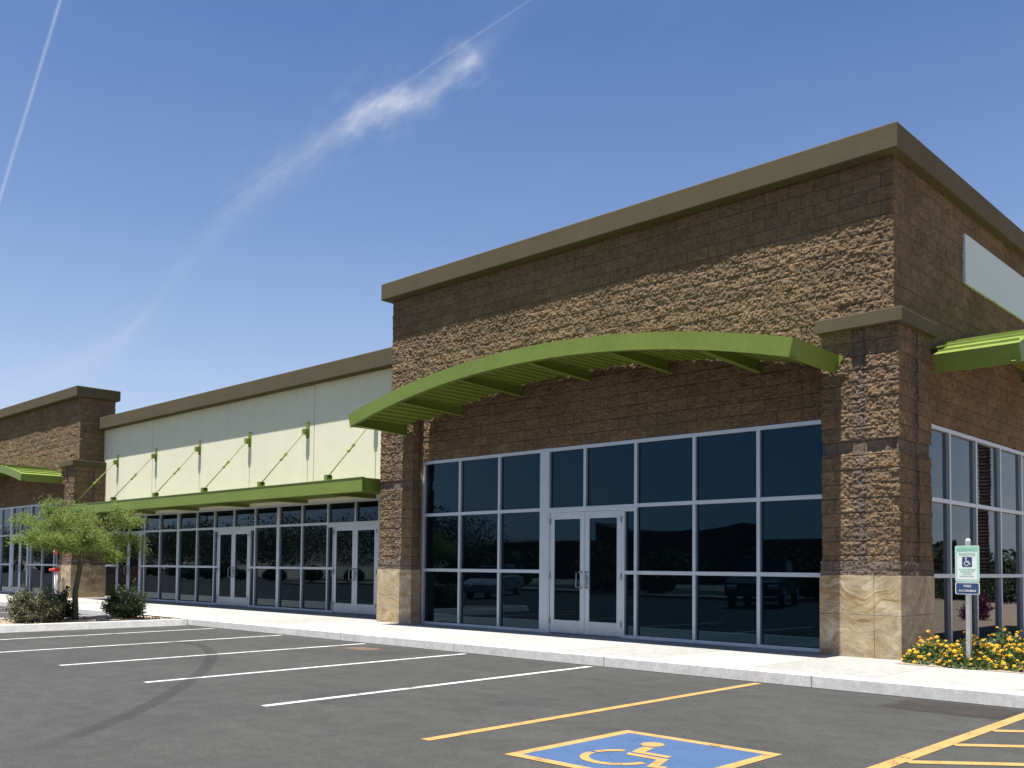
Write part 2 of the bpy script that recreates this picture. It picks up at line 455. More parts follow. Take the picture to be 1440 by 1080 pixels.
def block_skin(name, path, z0, z1, res, parent, seed=1, amp=.018, recess=False, band=None, mats=('block',), closed_top=False):
    """masonry skin standing on a polyline path (outward is to the right of travel), as one displaced sheet"""
    P = [np.array(p, float) for p in path]
    cols = []; u = 0.0
    segs = [(P[i], P[i + 1]) for i in range(len(P) - 1)]
    nrm = []
    for a, b in segs:
        t = (b - a) / np.linalg.norm(b - a); nrm.append(np.array([t[1], -t[0]]))
    for i, (a, b) in enumerate(segs):
        ln = np.linalg.norm(b - a); n = max(1, int(round(ln / res)))
        for k in range(n + (i == len(segs) - 1)):
            f = k / n
            nn = nrm[i]
            if k == 0 and i > 0: nn = (nrm[i] + nrm[i - 1]) * .5
            cols.append((a + (b - a) * f, nn, u + ln * f, f * ln - ln / 2))
        u += ln
    nv = max(2, int(round((z1 - z0) / res)) + 1)
    zs = np.linspace(z0, z1, nv)
    pos = np.array([c[0] for c in cols]); nn = np.array([c[1] for c in cols]); us = np.array([c[2] for c in cols]); uc = np.array([c[3] for c in cols])
    U, V = np.meshgrid(us, zs - .15, indexing='ij')
    D = split_disp(U + 3.1, V + 5 * CH, seed, amp)
    mi_v = np.zeros(U.shape, bool)
    if recess:
        r = np.abs(uc) < .105
        D[r, :] -= .035; mi_v[r, :] = True
    if band:
        rb = (zs > band[0]) & (zs < band[1])
        D[:, rb] = D[:, rb] * .3 - .034; mi_v[:, rb] = True
    X = pos[:, None, 0] + nn[:, None, 0] * D; Y = pos[:, None, 1] + nn[:, None, 1] * D
    Z = np.broadcast_to(zs[None, :], X.shape)
    verts = np.stack([X, Y, Z], -1).reshape(-1, 3)
    nu = len(cols)
    I = (np.arange(nu - 1)[:, None] * nv + np.arange(nv - 1)[None, :]).ravel()
    quads = np.stack([I, I + nv, I + nv + 1, I + 1], -1)
    m = mi_v[:-1, :-1].ravel().astype(int)
    uvs = np.stack([U, V], -1).reshape(-1, 2)
    return raw_mesh(name, verts, quads, [M[k] for k in mats], parent, True, uvs, m)

# ------------------------------------------------------------------ storefront parts (built along a wall: 'along' axis t, outward n)
class Face:
    """local frame on a facade: s runs along the wall, d is outward, z up"""
    def __init__(s, origin, t): s.o = Vector((*origin, 0)); s.t = Vector((*t, 0)); s.n = Vector((t[1], -t[0], 0))
    def p(s, a, d, z): return tuple(s.o + s.t * a + s.n * d + Vector((0, 0, z)))
    def box(s, mb, a0, a1, d0, d1, z0, z1):
        if a0 > a1: a0, a1 = a1, a0
        if d0 < d1: d0, d1 = d1, d0
        i = len(mb.v)
        mb.v += [s.p(a0, d0, z0), s.p(a1, d0, z0), s.p(a1, d1, z0), s.p(a0, d1, z0), s.p(a0, d0, z1), s.p(a1, d0, z1), s.p(a1, d1, z1), s.p(a0, d1, z1)]
        for q in ((0, 3, 2, 1), (4, 5, 6, 7), (0, 1, 5, 4), (1, 2, 6, 5), (2, 3, 7, 6), (3, 0, 4, 7)):
            mb.f.append(tuple(i + k for k in q)); mb.mi.append(mb.cur)

FW = .06      # sight line of the frame
def pane(fc, parent, a0, a1, z0, z1):
    j = [random.uniform(-.002, .002) * (a1 - a0) for _ in range(4)]
    d = -.055; e = .012
    mb = MB()
    f = [fc.p(a0 - e, d + j[0], z0 - e), fc.p(a1 + e, d + j[1], z0 - e), fc.p(a1 + e, d + j[2], z1 + e), fc.p(a0 - e, d + j[0] + j[2] - j[1], z1 + e)]
    mb.prism(f, tuple(-fc.n * .024))
    # fine gasket ring
    return mb.build('pane', M['glass'], parent)

def window(fc, parent, a0, a1, zr, left=FW, right=0.0, name='window'):
    """bay from a0 to a1 with its own left post; zr = rail centre heights from sill to head"""
    mb = MB()
    zb, zt = zr[0], zr[-1]
    D0, D1 = 0.0, -.11
    if left: fc.box(mb, a0, a0 + left, D0, D1, zb, zt)
    if right: fc.box(mb, a1 - right, a1, D0, D1, zb, zt)
    x0, x1 = a0 + left, a1 - right
    rails = []
    for k, z in enumerate(zr):
        if k == 0: r = (z, z + .055)
        elif k == len(zr) - 1: r = (z - .065, z)
        else: r = (z - .032, z + .032)
        rails.append(r)
        fc.box(mb, x0, x1, D0 - .002, D1 + .004, r[0], r[1])
    w = mb.build(name, M['alu'], parent, bevel=.003)
    for k in range(len(zr) - 1):
        pane(fc, w, x0, x1, rails[k][1], rails[k + 1][0])
    return w

def door(fc, parent, a0, a1, z0, z1, hinge_left, pull_out=True):
    """glazed aluminium leaf with wide stiles, bottom rail, pull and hinges"""
    mb = MB(); st = .105
    mb.cur = 0
    D0, D1 = -.012, -.058
    fc.box(mb, a0, a0 + st, D0, D1, z0, z1); fc.box(mb, a1 - st, a1, D0, D1, z0, z1)
    fc.box(mb, a0 + st, a1 - st, D0 - .001, D1 + .001, z1 - .125, z1)
    mb.cur = 1
    fc.box(mb, a0 + st, a1 - st, D0 - .001, D1 + .001, z0, z0 + .235)
    dl = mb.build('door', [M['alu'], M['kick']], parent, bevel=.003)
    j = random.uniform(-.001, .001)
    g = MB(); zz0, zz1 = z0 + .235, z1 - .125
    g.prism([fc.p(a0 + st - .01, -.03 + j, zz0 - .01), fc.p(a1 - st + .01, -.03 - j, zz0 - .01), fc.p(a1 - st + .01, -.03 - j, zz1 + .01), fc.p(a0 + st - .01, -.03 + j, zz1 + .01)], tuple(-fc.n * .02))
    g.build('pane', M['glass'], dl)
    h = MB(); ax = a1 - st * .62 if hinge_left else a0 + st * .62
    zc = z0 + .98
    off = -.075 if hinge_left else .02
    h.tube([fc.p(ax, -.012, zc + .14), fc.p(ax, .05, zc + .14), fc.p(ax + off * .9, .062, zc + .13), fc.p(ax + off * .9, .062, zc - .13), fc.p(ax, .05, zc - .14), fc.p(ax, -.012, zc - .14)], .0125, 8)
    h.build('handle', M['alu_dark'], dl, smooth=True)
    if not hinge_left:
        lk = MB(); fc.box(lk, a0 + .025, a0 + .08, -.004, -.02, zc - .09, zc + .09); lk.tube([fc.p(a0 + .05, .012, zc + .02), fc.p(a0 + .05, -.01, zc + .02)], .02, 10)
        lk.build('lock_plate', M['alu_dark'], dl)
    hx = a0 if hinge_left else a1
    for zc2 in (z0 + .22, z0 + 1.05, z1 - .16):
        hg = MB(); hg.tube([fc.p(hx, .004, zc2 - .055), fc.p(hx, .004, zc2 + .055)], .013, 8)
        fc.box(hg, hx - .02, hx + .02, .001, -.013, zc2 - .05, zc2 + .05)
        hg.build('hinge', M['alu_dark'], dl)
    return dl

def door_frame(fc, parent, a0, a1, zh):
    mb = MB()
    fc.box(mb, a0, a1, .001, -.10, zh - .035, zh + .032)
    fc.box(mb, a0, a0 + .035, .001, -.10, .152, zh - .035); fc.box(mb, a1 - .035, a1, .001, -.10, .152, zh - .035)
    mb.cur = 1
    fc.box(mb, a0 + .035, a1 - .035, -.04, -.09, .152, .166)
    return mb.build('door_frame', [M['alu'], M['alu_dark']], parent, bevel=.003)

def door_pair(fc, parent, a0, a1, zh):
    door_frame(fc, parent, a0, a1, zh)
    mid = (a0 + a1) / 2
    door(fc, parent, a0 + .038, mid - .003, .17, zh - .038, True)
    door(fc, parent, mid + .003, a1 - .038, .17, zh - .038, False)

ZB, ZM, ZU, ZT = .152, 1.293, 2.456, 3.604

# ------------------------------------------------------------------ brick tower shop
def arch_z(s, s0, s1, rise, zend):
    h = (s1 - s0) / 2; R = (h * h + rise * rise) / (2 * rise); c = (s0 + s1) / 2
    return zend - R + rise + math.sqrt(max(0, R * R - (s - c) ** 2))

def arched_canopy(fc, parent, s0, s1, depth, zend, rise, notch0, notch1, brackets, gap=.05, nb=48):
    """arched metal canopy: fascia, ribbed deck, bracket arms.  zend = top of the fascia at its ends"""
    root = empty('canopy'); root.parent = parent
    n = nb; H = .255; T = .05
    S = [s0 + (s1 - s0) * k / n for k in range(n + 1)]
    Z = [arch_z(s, s0, s1, rise, zend) for s in S]
    cS = (s0 + s1) / 2; hS = (s1 - s0) / 2; RA = (hS * hS + rise * rise) / (2 * rise)
    mb = MB()
    def strip(sA, zA, sB, zB, d0, d1, h, endA=False, endB=False):
        # lower edge is drawn in radially, so the ends stand square to the arch
        i = len(mb.v)
        bA = sA + (cS - sA) / RA * h; bB = sB + (cS - sB) / RA * h
        mb.v += [fc.p(bA, d0, zA - h), fc.p(bB, d0, zB - h), fc.p(bB, d1, zB - h), fc.p(bA, d1, zA - h), fc.p(sA, d0, zA), fc.p(sB, d0, zB), fc.p(sB, d1, zB), fc.p(sA, d1, zA)]
        fs = [(0, 3, 2, 1), (4, 5, 6, 7), (0, 1, 5, 4), (2, 3, 7, 6)]
        if endA: fs.append((3, 0, 4, 7))
        if endB: fs.append((1, 2, 6, 5))
        for q in fs:
            mb.f.append(tuple(i + k for k in q)); mb.mi.append(0)
    for k in range(n):
        strip(S[k], Z[k], S[k + 1], Z[k + 1], depth, depth - .05, H, k == 0, k == n - 1)
    for k in range(n):     # return flange below
        strip(S[k], Z[k] - H + .012, S[k + 1], Z[k + 1] - H + .012, depth - .0505, depth - .11, .014)
    f = mb.build('fascia', M['green'], root)
    for (s, q, nt) in ((s0, 1, notch0), (s1, -1, notch1)):
        e = MB(); z = zend; off = hS / RA * H
        dA, dB = depth - .0502, nt
        top = s; bot = s + q * off; th = q * .03
        e.prism([fc.p(top, dA, z), fc.p(bot, dA, z - H), fc.p(bot + th, dA, z - H), fc.p(top + th, dA, z)], tuple(fc.n * (dB - dA)))
        if q < 0:
            e.prism([fc.p(top + .001, nt + .012, z - .005), fc.p(bot + .001, nt + .012, z - H), fc.p(bot + .01, nt + .012, z - H), fc.p(top + .065, nt + .012, z - .03)], tuple(fc.n * -.011))
        e.build('end_plate', M['green'], root)
    # corrugated deck, ribs run out from the wall
    rib = .185
    m2 = int((s1 - s0 - .1) / rib); mb = MB()
    prof = []
    for k in range(m2):
        a = s0 + .05 + k * (s1 - s0 - .1) / m2; w = (s1 - s0 - .1) / m2
        for fx, dz in ((0, 0), (.50, 0), (.60, .034), (.9, .034)):
            prof.append((a + fx * w, dz))
    prof.append((s1 - .05, 0))
    for k in range(len(prof) - 1):
        (a, da), (b, db) = prof[k], prof[k + 1]
        za = arch_z(a, s0, s1, rise, zend) - .150 + da; zb = arch_z(b, s0, s1, rise, zend) - .150 + db
        back = gap
        if a < s0 + .58: back = max(gap, notch0)
        if b > s1 - .4: back = max(gap, notch1)
        mb.quad(fc.p(a, back, za), fc.p(b, back, zb), fc.p(b, depth - .05, zb), fc.p(a, depth - .05, za))
        mb.quad(fc.p(a, depth - .05, za + .006), fc.p(b, depth - .05, zb + .006), fc.p(b, back, zb + .006), fc.p(a, back, za + .006))
    mb.build('ribbed_deck', M['green'], root)
    # sheet roof with standing seams
    mb = MB()
    for k in range(n):
        bk = gap
        if S[k] < s0 + .58: bk = max(gap, notch0)
        if S[k + 1] > s1 - .4: bk = max(gap, notch1)
        strip(S[k], Z[k] - .006, S[k + 1], Z[k + 1] - .006, depth - .0505, bk, .012, k == 0, k == n - 1)
    q = s0 + .22
    while q < s1 - .1:
        z = arch_z(q, s0, s1, rise, zend); bk = max(gap, notch0) if q < s0 + .58 else (max(gap, notch1) if q > s1 - .4 else gap)
        fc.box(mb, q - .012, q + .012, depth - .06, bk, z - .01, z + .022); q += .42
    mb.build('sheet_roof', M['green'], root)
    for b in brackets:
        z = arch_z(b, s0, s1, rise, zend) - .105
        mb = MB()
        nt = notch0 if b < s0 + .5 else 0.0
        hw, hf = .215, .155
        pts = [fc.p(b - .012, nt, z - hw), fc.p(b - .012, nt, z), fc.p(b - .012, depth - .05, z), fc.p(b - .012, depth - .05, z - hf)]
        mb.prism(pts, tuple(fc.t * .024))
        sl = (hw - hf) / (depth - .05 - nt)
        fl = [fc.p(b - .05, nt, z - hw), fc.p(b - .05, depth - .05, z - hf), fc.p(b - .05, depth - .05, z - hf - .014), fc.p(b - .05, nt, z - hw - .014)]
        mb.prism(fl, tuple(fc.t * .10))
        fc.box(mb, b - .07, b + .07, nt + .016, nt, z - hw - .05, z + .06)
        mb.build('bracket', M['green'], root)
    return root

def pier(parent, x0, x1, y0, y1, sides, seed, label=None, cap=True, capr=(.06, .06), back=.05):
    """masonry pier: polished stone base, split-face shaft with a recessed middle strip on each face, recessed band, stucco cap.
       sides: path of faces going round (counted along +x on the front)"""
    root = empty('pier'); root.parent = parent
    S = .028
    # stone base
    mb = MB()
    a0, a1, b0, b1 = x0, x1, y0, y1
    zt = 1.295; zm = .745; g = .0025
    xj = x0 + (x1 - x0) * .68; yj = y0 + (y1 - y0) * .5
    mb.box(a0 + .03, a1 - .03, b0 + .03, b1 - .001, .14, zt - .001)
    for (za, zb_) in ((.146, zm - g), (zm + g, zt)):
        mb.box(a0, xj - g, b0, b0 + .03, za, zb_); mb.box(xj + g, a1, b0, b0 + .03, za, zb_)
        mb.box(a0, a0 + .03, b0 + .0305, b1 - .002, za, zb_)
        mb.box(a1 - .03, a1, b0 + .0305, yj - g, za, zb_); mb.box(a1 - .03, a1, yj + g, b1 - .002, za, zb_)
    mb.build('stone_base', M['stone'], root, bevel=.002)
    path = [(x0 + S, y1), (x0 + S, y0 + S), (x1 - S, y0 + S), (x1 - S, y1)]
    pb = [(x0 + .012, y1), (x0 + .012, y0 + .012), (x1 - .012, y0 + .012), (x1 - .012, y1)]
    block_skin('base_course', pb, zt, zt + CH, .011, root, seed + 3, .014, mats=('block_grey',))
    core = MB(); core.box(x0 + S + .075, x1 - S - .075, y0 + S + .075, y1 - .004, zt, 4.8)
    core.box(x0 + .016, x1 - .016, y0 + .016, y1 - .003, zt + CH - .012, zt + CH - .004)
    core.build('core', M['block_grey'], root)
    block_skin('shaft', path, zt + CH - .004, 4.80, .0105, root, seed, .020, recess=True, band=(3.025, 3.215), mats=('block', 'block_grey'))
    if cap:
        mb = MB(); mb.box(x0 - .03, x1 + capr[0], y0 - capr[1], y1 + back, 4.80, 5.0)
        mb.build('cap', M['olive'], root, bevel=.012)
    return root

def storefront_front(root):
    fc = Face((0, 0), (1, 0))
    zr = [ZB, ZM, ZU, ZT]
    xs = [-10.075, -8.945, -7.81, -6.69]
    for k in range(3):
        window(fc, root, xs[k], xs[k + 1], zr)
    p = MB(); fc.box(p, -6.69, -6.475, .004, -.115, ZB, ZT + .004); fc.box(p, -6.592, -6.586, .0055, .003, ZB, ZT)
    p.build('mullion', M['alu'], root, bevel=.003)
    window(fc, root, -6.475, -5.635, [ZU - .03, ZT], left=.02, name='transom_window')
    window(fc, root, -5.635, -4.50, [ZU - .03, ZT], name='transom_window')
    door_pair(fc, root, -6.475, -4.735, ZU - .032)
    window(fc, root, -4.735, -4.50, [ZB, ZM, ZU - .032], left=.035, name='sidelight')
    for a, b in ((-4.50, -3.318), (-3.318, -2.15), (-2.15, -.955)):
        window(fc, root, a, b, zr, right=.05 if b > -1 else 0)

def tower(x, y, full):
    """brick tower shop; origin at its front right wall corner"""
    root = empty('brick_shop')
    wl = -11.13
    back = 12.0 if full else 1.22
    res = .0122 if full else .026
    z0, z1 = ZT + .002, 7.30
    skin = block_skin('brick_wall', [(wl, 1.2), (wl, -.02), (.02, -.02), (.02, back)], z0, z1, res, root, 5, .021)
    # solid behind the relief, soffit over the glass, dark inside
    mb = MB()
    mb.box(wl + .06, -.06, .07, .30, ZT + .003, 7.29)
    mb.box(-.30, -.061, .301, back - .01, ZT + .003, 7.29)
    if not full: mb.box(wl + .1, -.3, .4, 1.2, .16, 7.0)
    mb.box(wl, .012, .0, .2, ZT + .004, ZT + .03); 
    mb.box(-.2, -.0, .2, back - .01, ZT + .004, ZT + .03)
    mb.build('wall_core', M['block'], root)
    # jamb strips beside the storefront
    for nm, a, b in (('jamb', -10.2, -10.078),):
        block_skin('jamb_wall', [(a, -.02), (b, -.02), (b, .1)], .15, ZT + .05, .03, root, 9, .008)
    # cornice
    mb = MB(); O = .23; zb, zt = 7.275, 7.645
    if full:
        mb.prism([(wl - O * .75, -O, zb), (.02 + .145, -O, zb), (.165, back, zb), (-.35, back, zb), (-.35, .35, zb), (wl + .3, .35, zb), (wl + .3, 1.4, zb), (wl - O * .75, 1.4, zb)], (0, 0, zt - zb))
    else:
        mb.prism([(wl - O * .75, -O, zb), (.165, -O, zb), (.165, back + .12, zb), (wl - O * .75, back + .12, zb)], (0, 0, zt - zb))
    mb.build('cornice', M['olive'], root, bevel=.018)
    if not full:
        mb = MB(); mb.box(wl + .2, -.06, back - .2, back, 5, 7.28); mb.build('rear_parapet', M['block'], root)
    pier(root, -11.235, -10.09, -.275, .3, None, 21, back=-.32)
    pier(root, -.985, .19, -.275, .965, None, 33, capr=(.06, .06), back=.07)
    storefront_front(root)
    fc = Face((0, 0), (1, 0))
    arched_canopy(fc, root, -10.45, -.655, 1.70, 4.455, .625, .31, .31, (-10.30, -8.86, -7.2, -5.5, -3.78, -2.1))
    if full:
        f2 = Face((0, 0), (0, 1))
        ys = [.975, 2.187, 3.418, 4.687, 5.936, 7.18, 8.42]
        for k in range(6):
            window(f2, root, ys[k], ys[k + 1], [ZB, ZM, ZU, ZT], right=FW if k == 5 else 0)
        arched_canopy(f2, root, .62, 8.9, 1.45, 4.47, .82, .31, .09, (2.55, 4.3, 6.0, 7.7))
        block_skin('brick_side_wall', [(.02, 8.42), (.02, 12)], .15, ZT, .06, root, 12, .018)
        mb = MB(); f2.box(mb, 2.82, 9.0, .062, .0, 6.06, 6.88)
        pn = mb.build('sign_panel', M['panel'], root, bevel=.006); pn['label'] = 'blank pale grey sign panel high on the shaded side wall'
        mb = MB(); mb.box(wl + .2, -.35, .35, 11.9, 4.2, 4.4); mb.build('roof', M['olive'], root)
        mb = MB(); mb.box(wl + .1, wl + .3, .3, 12, .16, 6.9); mb.box(wl + .3, -.3, 11.8, 12, .16, 6.9); mb.build('rear_wall', M['block'], root)
    root.location = (x, y, 0)
    return root

t1 = tower(0, 0, True)
tag(t1, 'nearest brown split-face block shop with arched green canopies and a blank sign panel', 'shop')
t2 = tower(-28.96, .30, False)
tag(t2, 'farthest brown block shop at the left edge, behind the small tree', 'shop')

# ------------------------------------------------------------------ cream shop between the towers
def cream_shop():
    root = empty('cream_shop', (0, 0, 0))
    YW = 1.15; XL, XR = -28.95, -11.0
    mb = MB()
    js = [XL, -25.12, -15.81, XR]; g = .012
    for k in range(3):
        a = js[k] + (g if k else 0); b = js[k + 1] - (g if k < 2 else 0)
        mb.box(a, b, YW, YW + .05, 3.045, 6.3)
    mb.box(XL, XR, YW + .035, YW + .3, 3.046, 6.29)
    mb.build('stucco_wall', M['cream'], root)
    mb = MB(); mb.box(XL - .02, XR - .12, YW - .245, YW + .45, 6.17, 6.60); mb.build('cornice', M['olive'], root, bevel=.018)
    fc = Face((0, YW + .06), (1, 0))
    zt = 3.045; zr = [ZB, ZM, ZU, zt]
    B = [(-28.93, -27.86, 'w'), (-27.86, -25.98, 'd'), (-25.98, -25.74, 's'), (-25.74, -24.64, 'w'), (-24.64, -23.42, 'w'), (-23.42, -22.17, 'W'),
         (-22.17, -21.09, 'w'), (-21.09, -20.86, 's'), (-20.86, -19.03, 'd'), (-19.03, -18.79, 's'), (-18.79, -17.62, 'w'), (-17.62, -16.43, 'W'),
         (-16.43, -15.25, 'w'), (-15.25, -14.98, 's'), (-14.98, -13.12, 'd'), (-13.12, -12.0, 'w'), (-12.0, -11.1, 'w')]
    for a, b, k in B:
        if k == 'w': window(fc, root, a, b, zr)
        elif k == 'W': window(fc, root, a, b, zr, left=.13)
        elif k == 's': window(fc, root, a, b, [ZB, ZM, ZU - .032], left=.05, name='sidelight')
        else:
            door_pair(fc, root, a, b, ZU - .032)
    for a, b in ((-27.86, -26.92), (-26.92, -25.74), (-21.09, -19.96), (-19.96, -18.79), (-15.25, -14.07), (-14.07, -13.12)):
        window(fc, root, a, b, [ZU - .03, zt], name='transom_window')
    # flat canopy
    cn = empty('canopy'); cn.parent = root
    y0, y1 = -.50, YW; xa, xb = -28.0, -11.53; z0, z1 = 3.015, 3.325
    mb = MB()
    mb.box(xa, xb, y0, y0 + .05, z0, z1); mb.box(xa - .01, xb + .01, y0 - .012, y0 + .07, z1 - .004, z1 + .012)
    mb.box(xa + .05, xb - .05, y0 + .05, y0 + .11, z0 - .001, z0 + .013)
    mb.build('fascia', M['green'], cn, bevel=.003)
    for q in (0, 1):
        mb = MB(); xx = xa if q == 0 else xb
        mb.box(xx, xx + (.05 if q == 0 else -.05), y0 + .0505, y1 - .002, z0 + .001, z1 - .005); mb.build('end_plate', M['green'], cn)
    mb = MB(); n = 74; w = (xb - xa - .1) / n
    for k in range(n):
        a = xa + .05 + k * w
        pr = [(a, .10), (a + .5 * w, .10), (a + .6 * w, .14), (a + .9 * w, .14), (a + w, .10)]
        for (p, h), (q, h2) in zip(pr[:-1], pr[1:]):
            mb.quad((p, y1, z0 + h), (q, y1, z0 + h2), (q, y0 + .05, z0 + h2), (p, y0 + .05, z0 + h))
            mb.quad((p, y0 + .05, z0 + h + .006), (q, y0 + .05, z0 + h2 + .006), (q, y1, z0 + h2 + .006), (p, y1, z0 + h + .006))
    mb.build('ribbed_deck', M['green'], cn)
    xs = [-13.17 - 2.92 * k for k in range(6)]
    for x in xs:
        mb = MB(); mb.box(x - .04, x + .04, y0 + .05, y1 - .001, z0 - .0, z0 + .085); mb.build('beam', M['green'], cn)
    # rods
    for x in xs:
        r = MB(); A = Vector((x, YW - .10, 4.93)); B_ = Vector((x, -.24, 3.46))
        r.tube([A, B_], .0135, 8)
        rod = r.build('tie_rod', M['green'], root, smooth=True)
        b = MB()
        b.box(x - .075, x + .075, YW - .018, YW - .0005, 4.76, 5.19)
        b.box(x - .06, x + .06, YW - .15, YW - .018, 4.85, 5.0)
        b.tube([(x - .085, YW - .10, 4.925), (x + .085, YW - .10, 4.925)], .045, 10)
        b.build('wall_bracket', M['green'], rod)
        b = MB(); b.box(x - .09, x + .09, -.36, -.14, z1 - .10, z1 + .02); b.box(x - .06, x + .06, -.32, -.17, z1 + .02, 3.49)
        b.tube([(x - .06, -.24, 3.45), (x + .06, -.24, 3.45)], .035, 10)
        b.build('anchor', M['green'], rod)
        t = MB(); C_ = (A + B_) / 2; d = (A - B_).normalized()
        t.tube([C_ - d * .13, C_ - d * .12, C_ - d * .05, C_ + d * .05, C_ + d * .12, C_ + d * .13], [.014, .042, .028, .028, .042, .014], 8)
        t.build('turnbuckle', M['green'], rod)
    mb = MB(); mb.box(XL + .1, XR - .1, YW + .3, 12, 5.2, 5.4); mb.build('roof', M['olive'], root)
    mb = MB(); mb.box(XL, XR, 11.8, 12.0, .16, 5.2); mb.build('rear_wall', M['cream'], root)
    tag(root, 'low cream stucco shop with flat green canopy hung on rods', 'shop')
    return root
cream_shop()

# ------------------------------------------------------------------ ground
def sheet(name, x0, x1, y0, y1, z, mat, kind='structure', nx=1, ny=1):
    mb = MB(); mb.quad((x0, y0, z), (x1, y0, z), (x1, y1, z), (x0, y1, z))
    o = mb.build(name, mat); o['kind'] = kind; return o
sheet('ground', -3000, 3000, -3000, 3000, -.012, M['ground'])
sheet('parking_lot', -170, 45, -44, 6, 0.0, M['asphalt'])
mb = MB()
mb.box(-60, 30, -2.66, .45, .02, .15); mb.box(-30, 0, .45, 3, .02, .149)
o = mb.build('sidewalk', M['walk']); o['kind'] = 'structure'
# planting bed beside the right shop is let into the walk: bed frame
mb = MB(); xk = -58.0
while xk < 28:
    ln = 3.06
    mb.box(xk + .003, xk + ln - .003, -2.835, -2.6605, -.06, .1505); xk += ln
o = mb.build('kerb', M['kerb'], bevel=.02); o['kind'] = 'structure'
mb = MB(); mb.quad((-58, -2.875, .003), (28, -2.875, .003), (28, -2.833, .003), (-58, -2.833, .003))
o = mb.build('gutter_joint', M['tyre']); o['kind'] = 'structure'
sheet('planting_bed_ground', .30, 12, -.80, 14, .156, M['gravel'])
mb = MB(); mb.box(.3, 30, .45, 30, -.01, .15); o = mb.build('side_ground', M['gravel']); o['kind'] = 'structure'

# planter island (kerbed) with gravel
def rounded(x0, x1, y0, y1, r, n=8):
    pts = []
    for cx, cy, a0 in ((x1 - r, y1 - r, 0), (x0 + r, y1 - r, 90), (x0 + r, y0 + r, 180), (x1 - r, y0 + r, 270)):
        for k in range(n + 1):
            a = math.radians(a0 + 90 * k / n); pts.append((cx + r * math.cos(a), cy + r * math.sin(a)))
    return pts
IX0, IX1, IY0, IY1 = -17.35, -14.72, -8.6, -2.837
pb_ = rounded(IX0 - .05, IX1 + .05, IY0 - .05, IY1 + .3, .58); po = rounded(IX0, IX1, IY0, IY1 + .3, .55); pi_ = rounded(IX0 + .15, IX1 - .15, IY0 + .15, IY1 + .3, .42)
pb_ = [(x, min(y, IY1)) for x, y in pb_]; po = [(x, min(y, IY1)) for x, y in po]; pi_ = [(x, min(y, IY1)) for x, y in pi_]
mb = MB(); n = len(po)
for k in range(n):
    k2 = (k + 1) % n
    a, b, c, d = po[k], po[k2], pi_[k2], pi_[k]
    mb.quad((*a, .14), (*b, .14), (*c, .14), (*d, .14)); mb.quad((*pb_[k], -.02), (*pb_[k2], -.02), (*b, .14), (*a, .14)); mb.quad((*c, .05), (*d, .05), (*d, .14), (*c, .14))
o = mb.build('island_kerb', M['kerb']); o['kind'] = 'structure'
mb = MB(); mb.poly([(x, y, .118) for x, y in pi_]); o = mb.build('island_gravel', M['gravel']); o['kind'] = 'structure'

# ------------------------------------------------------------------ road markings
def stripe(name, x, y0, y1, mat, w=.1, x2=None):
    mb = MB(); x2 = x if x2 is None else x2; z = .004
    ns = 24
    for k in range(ns):
        fa, fb = k / ns, (k + 1) / ns
        ya, yb = y0 + (y1 - y0) * fa, y0 + (y1 - y0) * fb; xa, xb = x + (x2 - x) * fa, x + (x2 - x) * fb
        mb.quad((xa - w / 2, ya, z), (xa + w / 2, ya, z), (xb + w / 2, yb, z), (xb - w / 2, yb, z))
    o = mb.build(name, mat); o['kind'] = 'structure'; return o
for x, x2 in ((-2.84, -3.04), (-5.36, -5.56), (-7.86, -8.12), (-10.35, -10.75), (-12.8, -13.35), (-19.7, -20.1), (-22.3, -22.7), (-24.9, -25.3)):
    stripe('parking_line', x, -8.25, -2.98, M['white_paint'], .10, x2)
stripe('parking_line', -.41, -8.30, -2.96, M['yellow_paint'], .105, -.475)
stripe('parking_line', 2.545, -8.30, -2.95, M['yellow_paint'], .115)
stripe('parking_line', 4.25, -8.30, -2.95, M['yellow_paint'], .115)
for k in range(6):
    mb = MB(); y = -8.25 + k * .94; w = .055; z = .0045
    a = Vector((2.605, y, z)); b = Vector((4.19, y + 1.30, z)); nn = Vector((-.62, .78, 0)) * w
    mb.quad(tuple(a - nn), tuple(b - nn), tuple(b + nn), tuple(a + nn)); o = mb.build('hatch_line', M['yellow_paint']); o['kind'] = 'structure'

def ring(mb, cx, cy, r0, r1, a0, a1, f, n=28):
    for k in range(n):
        a = math.radians(a0 + (a1 - a0) * k / n); b = math.radians(a0 + (a1 - a0) * (k + 1) / n)
        q = [(cx + r0 * math.cos(a), cy + r0 * math.sin(a)), (cx + r1 * math.cos(a), cy + r1 * math.sin(a)), (cx + r1 * math.cos(b), cy + r1 * math.sin(b)), (cx + r0 * math.cos(b), cy + r0 * math.sin(b))]
        mb.poly([f(*p) for p in q])
def wheelchair(mb, f, stencil=False):
    """access symbol in unit square coordinates (x right, y up), facing right"""
    hx, hy = (.31, .865) if stencil else (.36, .90)
    ring(mb, hx, hy, 0.0, .088, 0, 360, f)
    g = .012 if stencil else 0
    mb.poly([f(*p) for p in ((.305, .77 - g), (.405, .77 - g), (.445, .60), (.68, .60), (.68, .535), (.37, .535))])          # back and armrest
    mb.poly([f(*p) for p in ((.37, .515 - g), (.40, .435), (.665, .435), (.75, .21), (.875, .235), (.86, .30), (.80, .285), (.72, .515 - g))])   # thigh and leg
    ring(mb, .42, .33, .205, .27, 118, 172 if stencil else 360, f)
    if stencil: ring(mb, .42, .33, .205, .27, 180, 352, f)

